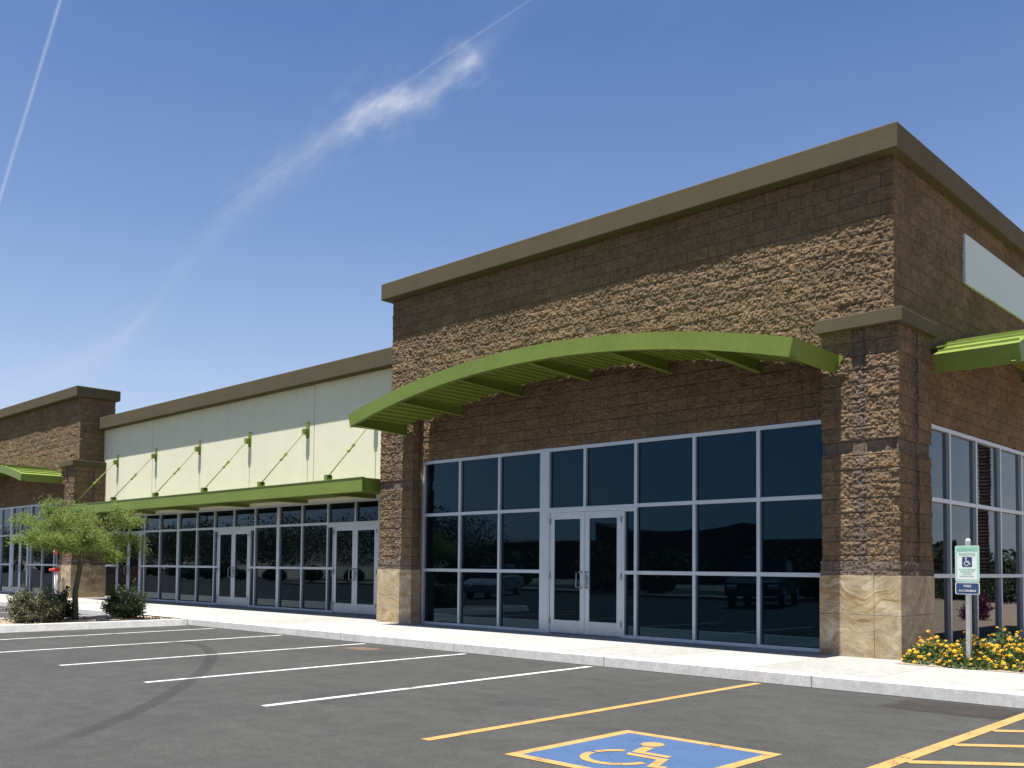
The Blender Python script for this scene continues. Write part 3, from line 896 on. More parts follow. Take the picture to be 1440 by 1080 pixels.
em = empty('parking_emblem', (1.135, -7.515, 0))
tag(em, 'blue square with yellow wheelchair symbol and yellow border painted on the asphalt', 'parking emblem')
hw = .715; hl = .745; bw = .095
mb = MB(); mb.quad((-hw + bw, -hl + bw, .004), (hw - bw, -hl + bw, .004), (hw - bw, hl - bw, .004), (-hw + bw, hl - bw, .004)); mb.build('blue_field', M['blue_paint'], em)
mb = MB()
for a in ((-hw, hw, -hl, -hl + bw), (-hw, hw, hl - bw, hl), (-hw, -hw + bw, -hl + bw, hl - bw), (hw - bw, hw, -hl + bw, hl - bw)):
    mb.quad((a[0], a[2], .0045), (a[1], a[2], .0045), (a[1], a[3], .0045), (a[0], a[3], .0045))
mb.build('border', M['yellow_paint'], em)
mb = MB(); wheelchair(mb, lambda x, y: ((x - .48) * 1.02, (y - .49) * 1.08 - .055, .0075), True); mb.build('wheelchair_symbol', M['yellow_paint'], em)

def ribbon(name, pts, w, mat, z):
    mb = MB(); P = [Vector((*p, z)) for p in pts]; n = len(P); uv = []
    L_, R_ = [], []
    for k in range(n):
        t = (P[min(k + 1, n - 1)] - P[max(k - 1, 0)]).normalized(); s = Vector((-t.y, t.x, 0)) * w / 2
        L_.append(P[k] + s); R_.append(P[k] - s)
    for k in range(n - 1):
        mb.quad(tuple(L_[k]), tuple(R_[k]), tuple(R_[k + 1]), tuple(L_[k + 1]))
        u0, u1 = k / (n - 1), (k + 1) / (n - 1); uv += [(u0, 0), (u0, 1), (u1, 1), (u1, 0)]
    o = mb.build(name, mat, uv=uv); o['kind'] = 'structure'; return o
def spline(ctrl, per=8):
    out = []
    for i in range(len(ctrl) - 1):
        p0 = Vector(ctrl[max(i - 1, 0)]); p1 = Vector(ctrl[i]); p2 = Vector(ctrl[i + 1]); p3 = Vector(ctrl[min(i + 2, len(ctrl) - 1)])
        for k in range(per):
            t = k / per
            out.append(tuple(.5 * ((2 * p1) + (p2 - p0) * t + (2 * p0 - 5 * p1 + 4 * p2 - p3) * t * t + (3 * p1 - 3 * p2 + p3 - p0) * t ** 3)))
    out.append(tuple(ctrl[-1])); return out
ribbon('tyre_mark', spline([(-11.6, -5.6), (-10.8, -5.32), (-10.07, -5.24), (-9.41, -5.36), (-8.27, -5.84), (-7.45, -6.28), (-6.6, -6.81), (-5.74, -7.38), (-5.2, -7.78), (-4.14, -8.6), (-3.2, -9.42), (-2.55, -10.1), (-2.0, -10.8)]), .20, M['skid'], .009)
def stain(x0, x1, y0, y1, z, mat, name='road_stain'):
    mb = MB(); mb.quad((x0, y0, z), (x1, y0, z), (x1, y1, z), (x0, y1, z)); o = mb.build(name, mat, uv=[(0, 0), (1, 0), (1, 1), (0, 1)]); o['kind'] = 'structure'
stain(1.25, 2.6, -3.85, -2.90, .0035, M['patch'])
stain(-7.7, -7.0, -3.85, -3.4, .0035, M['rust'])
stain(-14.4, -13.4, -9.9, -8.8, .0035, M['rust'])

# ------------------------------------------------------------------ accessible parking sign
def text_obj(txt, size, mat, parent, loc, width=None, name='lettering'):
    cu = bpy.data.curves.new('t', 'FONT'); cu.body = txt; cu.size = size; cu.align_x = 'CENTER'; cu.align_y = 'CENTER'; cu.offset = size * .018
    tmp = bpy.data.objects.new('t', cu); COL.objects.link(tmp)
    dg = bpy.context.evaluated_depsgraph_get(); dg.update()
    me = bpy.data.meshes.new_from_object(tmp.evaluated_get(dg)); bpy.data.objects.remove(tmp)
    xs = [v.co.x for v in me.vertices]; s = 1.0
    if width: s = width / (max(xs) - min(xs))
    me.transform(Matrix.Translation(Vector(loc)) @ Matrix.Rotation(PI / 2, 4, 'X') @ Matrix.Diagonal((s, 1, 1, 1)))
    me.materials.clear(); me.materials.append(mat)
    return link(bpy.data.objects.new(name, me), parent)

sg = empty('parking_sign', (1.17, -.62, .15), math.radians(-7))
tag(sg, 'accessible parking sign on a grey post in front of the yellow flowers', 'sign')
mb = MB(); mb.box(-.026, .026, -.026, .026, -.05, 1.60)
for k in range(24): mb.box(-.006, .006, -.0272, -.0262, .1 + k * .06, .112 + k * .06)
mb.build('post', M['post'], sg, bevel=.004)
mb = MB(); mb.sphere((0, 0, 1.605), .03, 12, 8); mb.build('post_cap', M['white_metal'], sg, smooth=True)
def rrect(w, h, r, n=5):
    return [(x, z) for x, z in rounded(-w / 2, w / 2, -h / 2, h / 2, r, n)]
zc = 1.315
mb = MB(); mb.prism([(x, -.030, zc + z) for x, z in rrect(.305, .457, .02)], (0, .003, 0)); pl = mb.build('sign_plate', M['sign_pale'], sg)
mb = MB(); mb.prism([(x, -.0315, zc - .028 + z) for x, z in rrect(.245, .345, .01)], (0, .0012, 0)); mb.build('white_field', M['sign_white'], pl)
text_obj('RESERVED', .052, M['sign_green'], pl, (0, -.0335, zc + .185), .262)
text_obj('PARKING', .052, M['sign_green'], pl, (0, -.0335, zc + .117), .205)
mb = MB(); mb.prism([(x, -.0330, zc + .022 + z) for x, z in rrect(.125, .125, .008)], (0, .0012, 0)); mb.build('symbol_square', M['sign_blue'], pl)
mb = MB(); wheelchair(mb, lambda x, y: ((x - .48) * .115, -.0345, zc + .022 + (y - .5) * .112)); mb.build('wheelchair_symbol', M['sign_white'], pl)
mb = MB()
for r_, (w_, z_) in enumerate(((.20, -.072), (.17, -.10), (.11, -.128), (.19, -.158))):
    x_ = -w_ / 2
    while x_ < w_ / 2 - .012:
        l_ = random.uniform(.012, .03); mb.box(x_, min(x_ + l_, w_ / 2), -.0335, -.0329, zc + z_ - .006, zc + z_ + .006); x_ += l_ + .008
mb.build('fine_print', M['sign_green'], pl)
zp = 1.003
mb = MB(); mb.prism([(x, -.030, zp + z) for x, z in rrect(.305, .152, .018)], (0, .003, 0)); p2 = mb.build('van_plate', M['sign_white'], sg)
mb = MB(); mb.prism([(x, -.0315, zp + z) for x, z in rrect(.285, .132, .014)], (0, .0012, 0)); mb.build('blue_field', M['sign_blue'], p2)
text_obj('VAN', .044, M['sign_white'], p2, (0, -.0335, zp + .028), .095)
text_obj('ACCESSIBLE', .032, M['sign_white'], p2, (0, -.0335, zp - .03), .22)

# ------------------------------------------------------------------ plants
def leaf_cloud(pos, nrm_bias, size, aspect, rng, name, mat, parent, up=.4):
    """many small bent leaves at the points pos (n x 3)"""
    n = len(pos)
    d = rng.normal(size=(n, 3)); d[:, 2] += up; d += nrm_bias; d /= np.linalg.norm(d, axis=1)[:, None]
    r = rng.normal(size=(n, 3)); w = np.cross(d, r); w /= np.linalg.norm(w, axis=1)[:, None]
    s = size * rng.uniform(.6, 1.35, n)[:, None]
    a = pos - d * s * .5; b = pos + d * s * .5
    ww = w * s * aspect * .5
    mid = pos + np.cross(d, w) * s * .08
    V = np.stack([a, mid - ww, b, mid + ww], 1).reshape(-1, 3)
    Q = np.arange(n * 4).reshape(-1, 4)
    return raw_mesh(name, V, Q, mat, parent, False)

def small_tree(loc):
    root = empty('palo_verde_tree', loc)
    rng = np.random.default_rng(5)
    mb = MB()
    tr = [(0, 0, -.1), (.02, .0, .25), (.03, -.02, .6), (.10, .03, 1.1), (.14, .05, 1.5)]
    mb.tube(tr, [.078, .066, .06, .055, .05], 9)
    mb.build('trunk', M['bark'], root, smooth=True)
    lm = MB(); tips = []; twl = []
    def grow(p, d, ln, r, depth):
        p = Vector(p); pts = [p]; dd = Vector(d).normalized()
        for k in range(4):
            dd = (dd + Vector((rng.normal() * .13, rng.normal() * .13, rng.normal() * .08 - .02 * depth))).normalized()
            pts.append(pts[-1] + dd * ln / 4)
        lm.tube(pts, [r * (1 - .16 * k) for k in range(5)], 6, False)
        if depth >= 1:
            for k in range(1, 5): twl.append((pts[k - 1], pts[k], depth))
        if depth < 3:
            for c in range(3 if depth else 4):
                nd = (dd + Vector((rng.normal() * .75, rng.normal() * .75, rng.normal() * .28 + (.05 if depth < 1 else -.08)))).normalized()
                grow(pts[random.choice((2, 3, 4))], nd, ln * rng.uniform(.6, .82), r * .55, depth + 1)
    top = tr[-1]
    for k in range(8):
        a = 2 * PI * k / 8 + rng.uniform(-.3, .3)
        sp = rng.uniform(.6, 1.35)
        grow(top, (math.cos(a) * sp * 1.25, math.sin(a) * sp, rng.uniform(.45, 1.1)), rng.uniform(.55, .85), .026, 0)
    lm.build('branches', M['bark'], root, smooth=True)
    P = []
    for a, b, dep in twl:
        a = np.array(a); b = np.array(b)
        m = 34 if dep == 1 else (30 if dep == 2 else 26)
        t = rng.random((m, 1)); q = a + (b - a) * t + rng.normal(size=(m, 3)) * np.array([.075, .075, .055])
        # hanging feathery sprays
        P.append(q)
    P = np.concatenate(P)
    P = P[(P[:, 2] > 1.2)]
    # clip the umbrella outline softly
    r2 = (P[:, 0] / 1.52) ** 2 + (P[:, 1] / 1.4) ** 2
    keep = (r2 < 1.0 + rng.normal(size=len(P)) * .16) & (P[:, 2] < 2.92 - .42 * r2 + rng.normal(size=len(P)) * .1) & (P[:, 2] > 1.50 - .2 * ((P[:, 0] * .72 + P[:, 1] * .69) > .3) + .14 * ((P[:, 0] * .72 + P[:, 1] * .69) < -.3) + rng.normal(size=len(P)) * .08)
    P = P[keep]
    print('tree leaves', len(P))
    o = leaf_cloud(P, np.array([0, 0, 0]), .062, .26, rng, 'crown', M['leaf_tree'], root, up=.0)
    return root
tr = small_tree((-16.25, -4.75, .11))
tag(tr, 'small feathery yellow-green tree on the kerbed gravel island', 'tree')

def shrub(loc, rx, ry, h, n, mat, label, seed, size=.06, group=None, aspect=.45, spiky=.3):
    root = empty('desert_shrub', loc); rng = np.random.default_rng(seed)
    st = MB(); P = []
    ns = int(n / 60)
    for k in range(ns):
        a = rng.uniform(0, 2 * PI); e = rng.uniform(.1, 1.0)
        out = Vector((math.cos(a) * rx * math.sqrt(1 - .75 * e * e), math.sin(a) * ry * math.sqrt(1 - .75 * e * e), h * e))
        out *= rng.uniform(.62, 1.0) + spiky * .25 * rng.random()
        b = Vector((math.cos(a) * .1, math.sin(a) * .1, 0)); mid = (b + out) * .5 + Vector((0, 0, .06))
        if k % 4 == 0: st.tube([b, mid, out], [.012, .008, .003], 4, False)
        b, mid, o_ = np.array(b), np.array(mid), np.array(out)
        t = rng.uniform(.25, 1.02, (60, 1)) ** .7
        q = (1 - t) ** 2 * b + 2 * t * (1 - t) * mid + t * t * o_ + rng.normal(size=(60, 3)) * .035
        P.append(q)
    P = np.concatenate(P); P[:, 2] = np.abs(P[:, 2])
    st.build('stems', M['bark_dark'], root)
    nb = P / np.array([rx, ry, h]); nb /= np.linalg.norm(nb, axis=1)[:, None] + 1e-6
    leaf_cloud(P, nb * .7, size, aspect, rng, 'foliage', mat, root, up=.5)
    tag(root, label, 'shrub', group); return root
shrub((-15.85, -5.75, .115), .66, .62, .80, 11000, M['leaf_sage'], 'olive grey-green shrub at the left end of the gravel island', 3, .055)
shrub((-16.55, -5.05, .115), .48, .45, .78, 7000, M['leaf_dark'], 'dark green shrub close behind the olive shrub and left of the tree trunk', 4, .055)
shrub((-16.25, -3.62, .115), .55, .52, .80, 10000, M['leaf_dark'], 'dark green shrub right of the tree trunk on the island', 6, .055)
# low dry litter plants on the island
def ground_litter():
    rng = np.random.default_rng(9); n = 1500
    P = np.stack([rng.uniform(-17, -14.95, n), rng.uniform(-6.4, -2.95, n), np.full(n, .125) + rng.random(n) * .03], -1)
    P = P[(vnoise(P[:, 0], P[:, 1], .5, 4) > .08)]
    o = leaf_cloud(P, np.array([0, 0, 0]), .05, .4, rng, 'dry_litter', M['leaf_sage'], None, up=.2); o['kind'] = 'stuff'
ground_litter()

def lantana(loc, rx, ry, h, nl, nf, label, seed):
    root = empty('flowering_lantana', loc); rng = np.random.default_rng(seed)
    P = []
    for k in range(nl):
        r = math.sqrt(rng.random()); a = rng.uniform(0, 2 * PI)
        x, y = rx * r * math.cos(a), ry * r * math.sin(a)
        top = h * (1 - r ** 2.6) * (.65 + .9 * (vnoise(np.array([x + 50 + seed]), np.array([y + 50]), .16, seed)[0] + .5) * .6)
        P.append((x, y, max(.01, top * rng.uniform(.25, 1.0))))
    P = np.array(P)
    leaf_cloud(P, np.array([0, 0, .3]), .05, .55, rng, 'leaves', M['leaf_flower'], root, up=.5)
    st = MB(); fl = MB()
    for k in range(nf):
        r = rng.random() ** .5; a = rng.uniform(0, 2 * PI)
        x, y = rx * r * math.cos(a) * 1.02, ry * r * math.sin(a) * 1.02
        top = h * (1 - r ** 2.6) * (.65 + .9 * (vnoise(np.array([x + 50 + seed]), np.array([y + 50]), .16, seed)[0] + .5) * .6)
        z = max(.03, top * rng.uniform(.7, 1.12) + .015)
        if rng.random() < .09: z += rng.uniform(.05, .18)
        st.tube([(x * .9, y * .9, z * .35), (x, y, z)], .0022, 3, False)
        R = rng.uniform(.014, .028)
        nrm = Vector((rng.normal() * .45, rng.normal() * .45 - .25, 1)).normalized()
        u = nrm.cross(Vector((1, .1, 0))).normalized(); w = nrm.cross(u)
        c = Vector((x, y, z))
        for ring_, (m, rr, hh) in enumerate(((7, .95, .0), (5, .5, .5))):
            for j in range(m):
                an = 2 * PI * j / m + ring_ * .4
                q = c + (u * math.cos(an) + w * math.sin(an)) * R * rr + nrm * R * hh
                s = R * .42; tdir = (nrm + (u * math.cos(an) + w * math.sin(an)) * rr * .9).normalized()
                e1 = tdir.cross(Vector((.3, .9, .2))).normalized() * s; e2 = tdir.cross(e1).normalized() * s
                fl.quad(tuple(q - e1), tuple(q - e2), tuple(q + e1), tuple(q + e2))
    st.build('stems', M['leaf_flower'], root); fl.build('flowers', M['petal'], root)
    tag(root, label, 'flowering plant', 'yellow flowers beside the right corner pier'); return root
lantana((.63, -.20, .155), .42, .52, .32, 2200, 95, 'yellow flowering plant left of the sign post, against the corner pier', 2)
lantana((1.15, -.35, .155), .46, .50, .34, 2400, 130, 'yellow flowering plant around the foot of the sign post', 3)
lantana((1.80, -.10, .155), .52, .62, .36, 2800, 150, 'yellow flowering plant right of the sign post at the photo edge', 4)
lantana((1.35, .65, .155), .6, .5, .44, 2200, 85, 'taller yellow flowering plant behind the sign post, near the side windows', 5)
lantana((2.55, .35, .155), .6, .6, .36, 2200, 120, 'yellow flowering plant beyond the photo edge on the right', 6)

# fire department pipe and alarm at the far tower
fp = empty('fire_connection', (-29.42, -.22, .15))
tag(fp, 'red and white fire hose connection in front of the far brown pier', 'fire connection')
mb = MB(); mb.tube([(0, 0, 0), (0, 0, .92)], .055, 12); mb.build('standpipe', M['white_metal'], fp, smooth=True)
mb = MB(); mb.box(-.11, .11, -.08, .08, .92, 1.04); mb.tube([(-.08, -.08, .98), (-.10, -.2, .96)], .05, 10); mb.tube([(.08, -.08, .98), (.10, -.2, .96)], .05, 10); mb.build('twin_inlet', M['red'], fp)
mb = MB(); mb.tube([(.02, -.05, 1.66), (.02, .0, 1.66)], .16, 20); mb.tube([(.02, -.09, 1.66), (.02, -.05, 1.66)], .05, 12); bl = mb.build('alarm_bell', M['red'], fp)
mb = MB(); mb.tube([(.02, .0, 1.0), (.02, .0, 1.6)], .02, 8); mb.build('riser', M['alu_dark'], fp)
mb = MB(); mb.box(-.05, .09, -.0925, -.0905, 1.62, 1.70); mb.build('badge', M['white_metal'], bl)

# ------------------------------------------------------------------ across the lot (seen in the glass)
def car(loc, rz, kind, paint, label):
    root = empty('parked_' + kind, loc, rz); 
    if kind == 'sedan':
        Ln, W = 4.6, 1.75; r = .32; ax = (-1.35, 1.32)
        low = [(-2.3, .32), (-2.3, .72), (-2.15, .86), (-1.0, .95), (1.35, .93), (2.15, .78), (2.3, .6), (2.3, .3)]
        cab = [(-1.75, .93), (-1.05, 1.38), (.2, 1.42), (1.15, .93)]
    else:
        Ln, W = 5.4, 1.95; r = .40; ax = (-1.75, 1.65)
        low = [(-2.7, .5), (-2.7, 1.12), (-2.6, 1.18), (1.25, 1.18), (2.4, 1.1), (2.65, .95), (2.7, .45)]
        cab = [(-1.3, 1.17), (-1.15, 1.75), (.25, 1.80), (1.05, 1.17)]
    mb = MB(); mb.prism([(x, -W / 2, z) for x, z in low], (0, W, 0)); bd = mb.build('body', paint, root, bevel=.07)
    mb = MB(); n = len(cab); k = .16
    bot = [(cab[0][0], cab[0][1]), (cab[3][0], cab[3][1])]
    V = [(cab[0][0], -W / 2 + .06, cab[0][1]), (cab[3][0], -W / 2 + .06, cab[3][1]), (cab[3][0], W / 2 - .06, cab[3][1]), (cab[0][0], W / 2 - .06, cab[0][1]),
         (cab[1][0], -W / 2 + .22, cab[1][1]), (cab[2][0], -W / 2 + .22, cab[2][1]), (cab[2][0], W / 2 - .22, cab[2][1]), (cab[1][0], W / 2 - .22, cab[1][1])]
    mb.v += V
    for q in ((0, 3, 2, 1), (0, 1, 5, 4), (1, 2, 6, 5), (2, 3, 7, 6), (3, 0, 4, 7)): mb.f.append(q); mb.mi.append(0)
    mb.build('windows', M['glass'], root, bevel=.03)
    mb = MB(); mb.box(cab[1][0] - .02, cab[2][0] + .02, -W / 2 + .2, W / 2 - .2, cab[1][1] - .01, cab[2][1] + .03); mb.build('roof_panel', paint, root, bevel=.03)
    for xx in ax:
        for s in (-1, 1):
            mb = MB(); mb.tube([(xx, s * (W / 2 + .01), r), (xx, s * (W / 2 - .2), r)], r, 20); wh = mb.build('wheel', M['tyre'], root)
            mb = MB(); mb.tube([(xx, s * (W / 2 + .018), r), (xx, s * (W / 2), r)], r * .62, 14); mb.build('rim', M['alu'], wh)
    for s in (-1, 1):
        mb = MB(); mb.box(Ln / 2 - .16, Ln / 2 + .005, s * W * .26, s * W * .46, low[-1][1] + .24, low[-1][1] + .40); mb.build('headlight', M['lens'], root, bevel=.03)
    mb = MB(); mb.box(Ln / 2 - .05, Ln / 2 + .03, -W * .22, W * .22, low[-1][1] + .12, low[-1][1] + .36); mb.build('grille', M['alu_dark'], root)
    tag(root, label, kind); return root
car((-26.3, -18.4, 0), math.radians(62), 'sedan', M['car_silver'], 'silver sedan parked across the lot, mirrored in the shop glass')
car((-12.9, -19.6, 0), math.radians(70), 'pickup', M['car_dark'], 'charcoal pickup truck parked across the lot, mirrored in the shop glass')

mb = MB(); mb.box(-60, 6, -28, -25.4, 0, .14); o = mb.build('far_island', M['gravel']); o['kind'] = 'structure'
def far_trees():
    rng = np.random.default_rng(21); P = []
    for k in range(170):
        x = rng.uniform(-190, 8); y = rng.uniform(-52, -44) if k % 2 else rng.uniform(-28, -25.6); h = (rng.uniform(5.6, 8.2) if x < -58 else rng.uniform(2.0, 3.6)) if k % 2 else rng.uniform(.9, 1.7); r = h * rng.uniform(.5, .8)
        m = 1000; d = rng.normal(size=(m, 3)); d /= np.linalg.norm(d, axis=1)[:, None]; d *= (rng.random((m, 1)) ** .4)
        P.append(np.array([x, y, h * .58]) + d * np.array([r, r, h * .42]))
    o = leaf_cloud(np.concatenate(P), np.array([0, 0, 0]), .30, .6, rng, 'distant_trees', M['leaf_far'], None); o['kind'] = 'stuff'
    tag(o, 'dark trees and bushes across the parking lot', 'trees')
far_trees()
fb = empty('store_building', (-48, -72, 0)); tag(fb, 'long tan store building across the parking lot', 'store')
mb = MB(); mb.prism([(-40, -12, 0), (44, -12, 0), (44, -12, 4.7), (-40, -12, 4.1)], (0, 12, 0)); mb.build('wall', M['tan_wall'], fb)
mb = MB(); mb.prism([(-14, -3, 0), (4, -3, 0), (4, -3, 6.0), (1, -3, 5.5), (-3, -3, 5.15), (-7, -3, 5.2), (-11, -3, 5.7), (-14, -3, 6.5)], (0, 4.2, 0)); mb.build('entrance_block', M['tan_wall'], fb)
mb = MB(); mb.prism([(-40.3, -12.3, 4.1), (44.3, -12.3, 4.7), (44.3, -12.3, 4.95), (-40.3, -12.3, 4.35)], (0, 12.6, 0)); mb.build('parapet', M['olive'], fb)
# lamp post
lp = empty('lamp_post', (-22, -48, 0)); tag(lp, 'twin-head parking lot lamp post beyond the pickup', 'lamp post')
mb = MB(); mb.tube([(0, 0, 0), (0, 0, 4.6)], [.09, .06], 8); mb.build('pole', M['alu_dark'], lp)
for s in (-1, 1):
    mb = MB(); mb.box(s * .15, s * .75, -.15, .15, 4.5, 4.62); mb.box(min(0, s * .2), max(0, s * .2), -.03, .03, 4.53, 4.58); mb.build('lamp_head', M['alu_dark'], lp)
# hills
def hills():
    n = 220; V = []; Q = []
    for k in range(n + 1):
        a = 2 * PI * k / n; R = 2300
        h = 40 + 70 * max(0, vnoise(np.array([k * 1.0 + 9]), np.array([3.2]), 17, 3)[0] + .22) + 22 * vnoise(np.array([k * 1.0]), np.array([1.1]), 5, 5)[0] + 8 * vnoise(np.array([k * 1.0]), np.array([1.1]), 1.6, 6)[0]
        deg = math.degrees(a) % 360
        # mountain block toward the lower-left of the plan, low land elsewhere
        wgt = math.exp(-(((deg - 228 + 180) % 360 - 180) / 22) ** 2)
        hh = 12 + h * (.12 + 1.3 * wgt)
        for q, (rr, zz) in enumerate(((R, -2), (R + 120, hh * .55), (R + 260, hh), (R + 700, -2))):
            V.append((rr * math.cos(a), rr * math.sin(a), zz))
    for k in range(n):
        for q in range(3): Q.append((k * 4 + q, (k + 1) * 4 + q, (k + 1) * 4 + q + 1, k * 4 + q + 1))
    o = raw_mesh('hills', V, Q, M['hill'], None, True); o['kind'] = 'structure'
hills()
# palm and shrubs seen in the side windows
def palm(loc):
    root = empty('palm_tree', loc); rng = np.random.default_rng(2)
    mb = MB(); pts = []; rad = []
    for k in range(190):
        z = k * .065; pts.append((math.sin(z * .3) * .05, 0, z)); rad.append(.215 + .03 * (k % 2) + rng.uniform(-.012, .012))
    mb.tube(pts, rad, 12); mb.build('trunk', M['palm_bark'], root)
    P = []; top = np.array([0, 0, 12.35])
    V = []; Q = []
    for k in range(34):
        a = rng.uniform(0, 2 * PI); e = rng.uniform(-.5, 1.2); ln = rng.uniform(1.5, 2.2)
        for j in range(30):
            t = (j + 1) / 30; q = top + np.array([math.cos(a) * math.cos(e), math.sin(a) * math.cos(e), math.sin(e)]) * ln * t + np.array([0, 0, -.9 * t * t])
            P.append(q)
    leaf_cloud(np.array(P), np.array([0, 0, 0]), .5, .12, rng, 'fronds', M['leaf_far'], root)
    tag(root, 'tall palm with rough dark trunk, mirrored in the side windows', 'palm')
palm((6.6, 25.5, .1))
b = shrub((2.5, 11.6, .15), .42, .42, .72, 3500, M['pinkpetal'], 'magenta flowering bush, mirrored in the side windows', 8, .06)
def side_bushes():
    rng = np.random.default_rng(41); P = []
    for k in range(75):
        x = rng.uniform(1.5, 16); y = 22 + x * 1.0 + rng.uniform(-3.5, 6); h = rng.uniform(.6, 1.6); r = h * rng.uniform(.6, .9); m = 420
        d = rng.normal(size=(m, 3)); d /= np.linalg.norm(d, axis=1)[:, None]; d *= (rng.random((m, 1)) ** .4)
        P.append(np.array([x, y, h * .5]) + d * np.array([r, r, h * .5]))
    o = leaf_cloud(np.concatenate(P), np.array([0, 0, 0]), .16, .5, rng, 'side_bushes', M['leaf_far'], None); o['kind'] = 'stuff'
    tag(o, 'low green bushes over the side yard', 'bushes')
side_bushes()
def side_wood():
    rng = np.random.default_rng(31); P = []
    for k in range(60):
        x = rng.uniform(8, 90); y = 70 + rng.uniform(-8, 8) + (40 - x) * .25; h = rng.uniform(2.6, 4.6); r = rng.uniform(1.8, 3.2); m = 320
        d = rng.normal(size=(m, 3)); d /= np.linalg.norm(d, axis=1)[:, None]; d *= (rng.random((m, 1)) ** .4)
        P.append(np.array([x, y, h * .5]) + d * np.array([r, r, h * .5]))
    o = leaf_cloud(np.concatenate(P), np.array([0, 0, 0]), .6, .6, rng, 'tree_belt', M['leaf_far'], None); o['kind'] = 'stuff'
    tag(o, 'green belt of trees beyond the side yard', 'trees')
side_wood()

# ------------------------------------------------------------------ sky, sun, camera
SUN_EL, SUN_AZX = math.radians(77.5), math.radians(1.6)    # sun stands straight in front of the shops, a touch to the right
w = bpy.data.worlds.new('World'); scene.world = w; w.use_nodes = True
nt = w.node_tree; nt.nodes.clear()
out = N(nt, 'ShaderNodeOutputWorld'); bg = N(nt, 'ShaderNodeBackground'); L(nt, bg.outputs[0], out.inputs[0])
sky = N(nt, 'ShaderNodeTexSky', sky_type='NISHITA', sun_disc=False)
sky.sun_elevation = SUN_EL; sky.sun_rotation = math.radians(180 - 1.6); sky.altitude = 350; sky.air_density = 1.0; sky.dust_density = 1.0; sky.ozone_density = 3.0
bg.inputs['Strength'].default_value = .052
tc = N(nt, 'ShaderNodeTexCoord').outputs['Generated']
def dot(v):
    n = N(nt, 'ShaderNodeVectorMath', operation='DOT_PRODUCT'); L(nt, tc, n.inputs[0]); n.inputs[1].default_value = v; return n.outputs['Value']
cdir, e1, e2 = (-.77948, .51051, .36303), (.61292, .50183, .61033), (.12939, .69825, -.70406)
dc = dot(cdir); dcs = math_(nt, 'MAXIMUM', dc, .05)
u = math_(nt, 'DIVIDE', dot(e1), dcs); v = math_(nt, 'DIVIDE', dot(e2), dcs)
front = math_(nt, 'GREATER_THAN', dc, .3)
def curve(x, pts, lo, hi):
    """float curve: pts of (u, value); u in -.42...42, value scaled between lo and hi"""
    n = N(nt, 'ShaderNodeFloatCurve'); c = n.mapping.curves[0]
    pts = [((a + .42) / .84, (b - lo) / (hi - lo)) for a, b in pts]
    c.points[0].location = pts[0]; c.points[1].location = pts[-1]
    for p in pts[1:-1]: c.points.new(*p)
    n.mapping.update()
    L(nt, math_(nt, 'MULTIPLY_ADD', x, 1 / .84, .5), n.inputs['Value'])
    return math_(nt, 'MULTIPLY_ADD', n.outputs[0], hi - lo, lo)
uvv = N(nt, 'ShaderNodeCombineXYZ'); L(nt, u, uvv.inputs[0]); L(nt, v, uvv.inputs[1])
warp = noise(nt, uvv.outputs[0], 30, 5, .65)
warp2 = noise(nt, uvv.outputs[0], 9, 4, .6)
cen = curve(u, [(-.42, -.03), (-.3337, -.0142), (-.2892, -.0046), (-.2436, .0041), (-.2061, .0023), (-.1519, -.0082), (-.0887, -.0196), (-.0319, -.0244), (.0187, -.0224), (.0596, -.0193), (.1001, -.0157), (.1292, -.0085), (.1569, .0006), (.1892, .0015), (.2111, .0), (.25, -.002), (.42, 0)], -.05, .05)
wid = curve(u, [(-.42, .016), (-.3, .014), (-.22, .007), (-.19, .0045), (-.12, .009), (-.03, .013), (.03, .012), (.07, .009), (.11, .012), (.15, .013), (.18, .009), (.21, .011), (.26, .012), (.42, .012)], 0, .03)
bri = curve(u, [(-.42, .04), (-.32, .10), (-.25, .15), (-.205, .16), (-.185, .06), (-.12, .05), (-.06, .10), (0, .17), (.05, .20), (.085, .40), (.13, .50), (.16, .28), (.185, .34), (.207, .42), (.222, .12), (.26, .03), (.42, 0)], 0, 1)
vv = math_(nt, 'SUBTRACT', math_(nt, 'ADD', v, math_(nt, 'MULTIPLY_ADD', warp, .022, -.011)), cen)
g = math_(nt, 'DIVIDE', vv, wid); g = math_(nt, 'MULTIPLY', g, g)
g = math_(nt, 'EXPONENT', math_(nt, 'MULTIPLY', g, -1.0))
fine = N(nt, 'ShaderNodeTexNoise', i_Scale=1.0, i_Detail=6, i_Roughness=.7)
mpn = N(nt, 'ShaderNodeMapping'); L(nt, uvv.outputs[0], mpn.inputs['Vector']); mpn.inputs['Scale'].default_value = (26, 70, 1); mpn.inputs['Rotation'].default_value = (0, 0, -.5)
L(nt, mpn.outputs[0], fine.inputs['Vector'])
fn = math_(nt, 'MULTIPLY_ADD', fine.outputs['Fac'], 1.5, .12)
wisp = math_(nt, 'MULTIPLY', math_(nt, 'MULTIPLY', g, bri), fn)
# faint feathers round the wisp
g2 = math_(nt, 'DIVIDE', math_(nt, 'SUBTRACT', v, cen), .032); g2 = math_(nt, 'EXPONENT', math_(nt, 'MULTIPLY', math_(nt, 'MULTIPLY', g2, g2), -1.0))
fea = math_(nt, 'MULTIPLY', math_(nt, 'MULTIPLY', g2, math_(nt, 'MULTIPLY', bri, .34)), ramp(nt, fine.outputs['Fac'], [(.48, (0,) * 3), (.75, (1,) * 3)]))
wisp = math_(nt, 'ADD', wisp, fea)
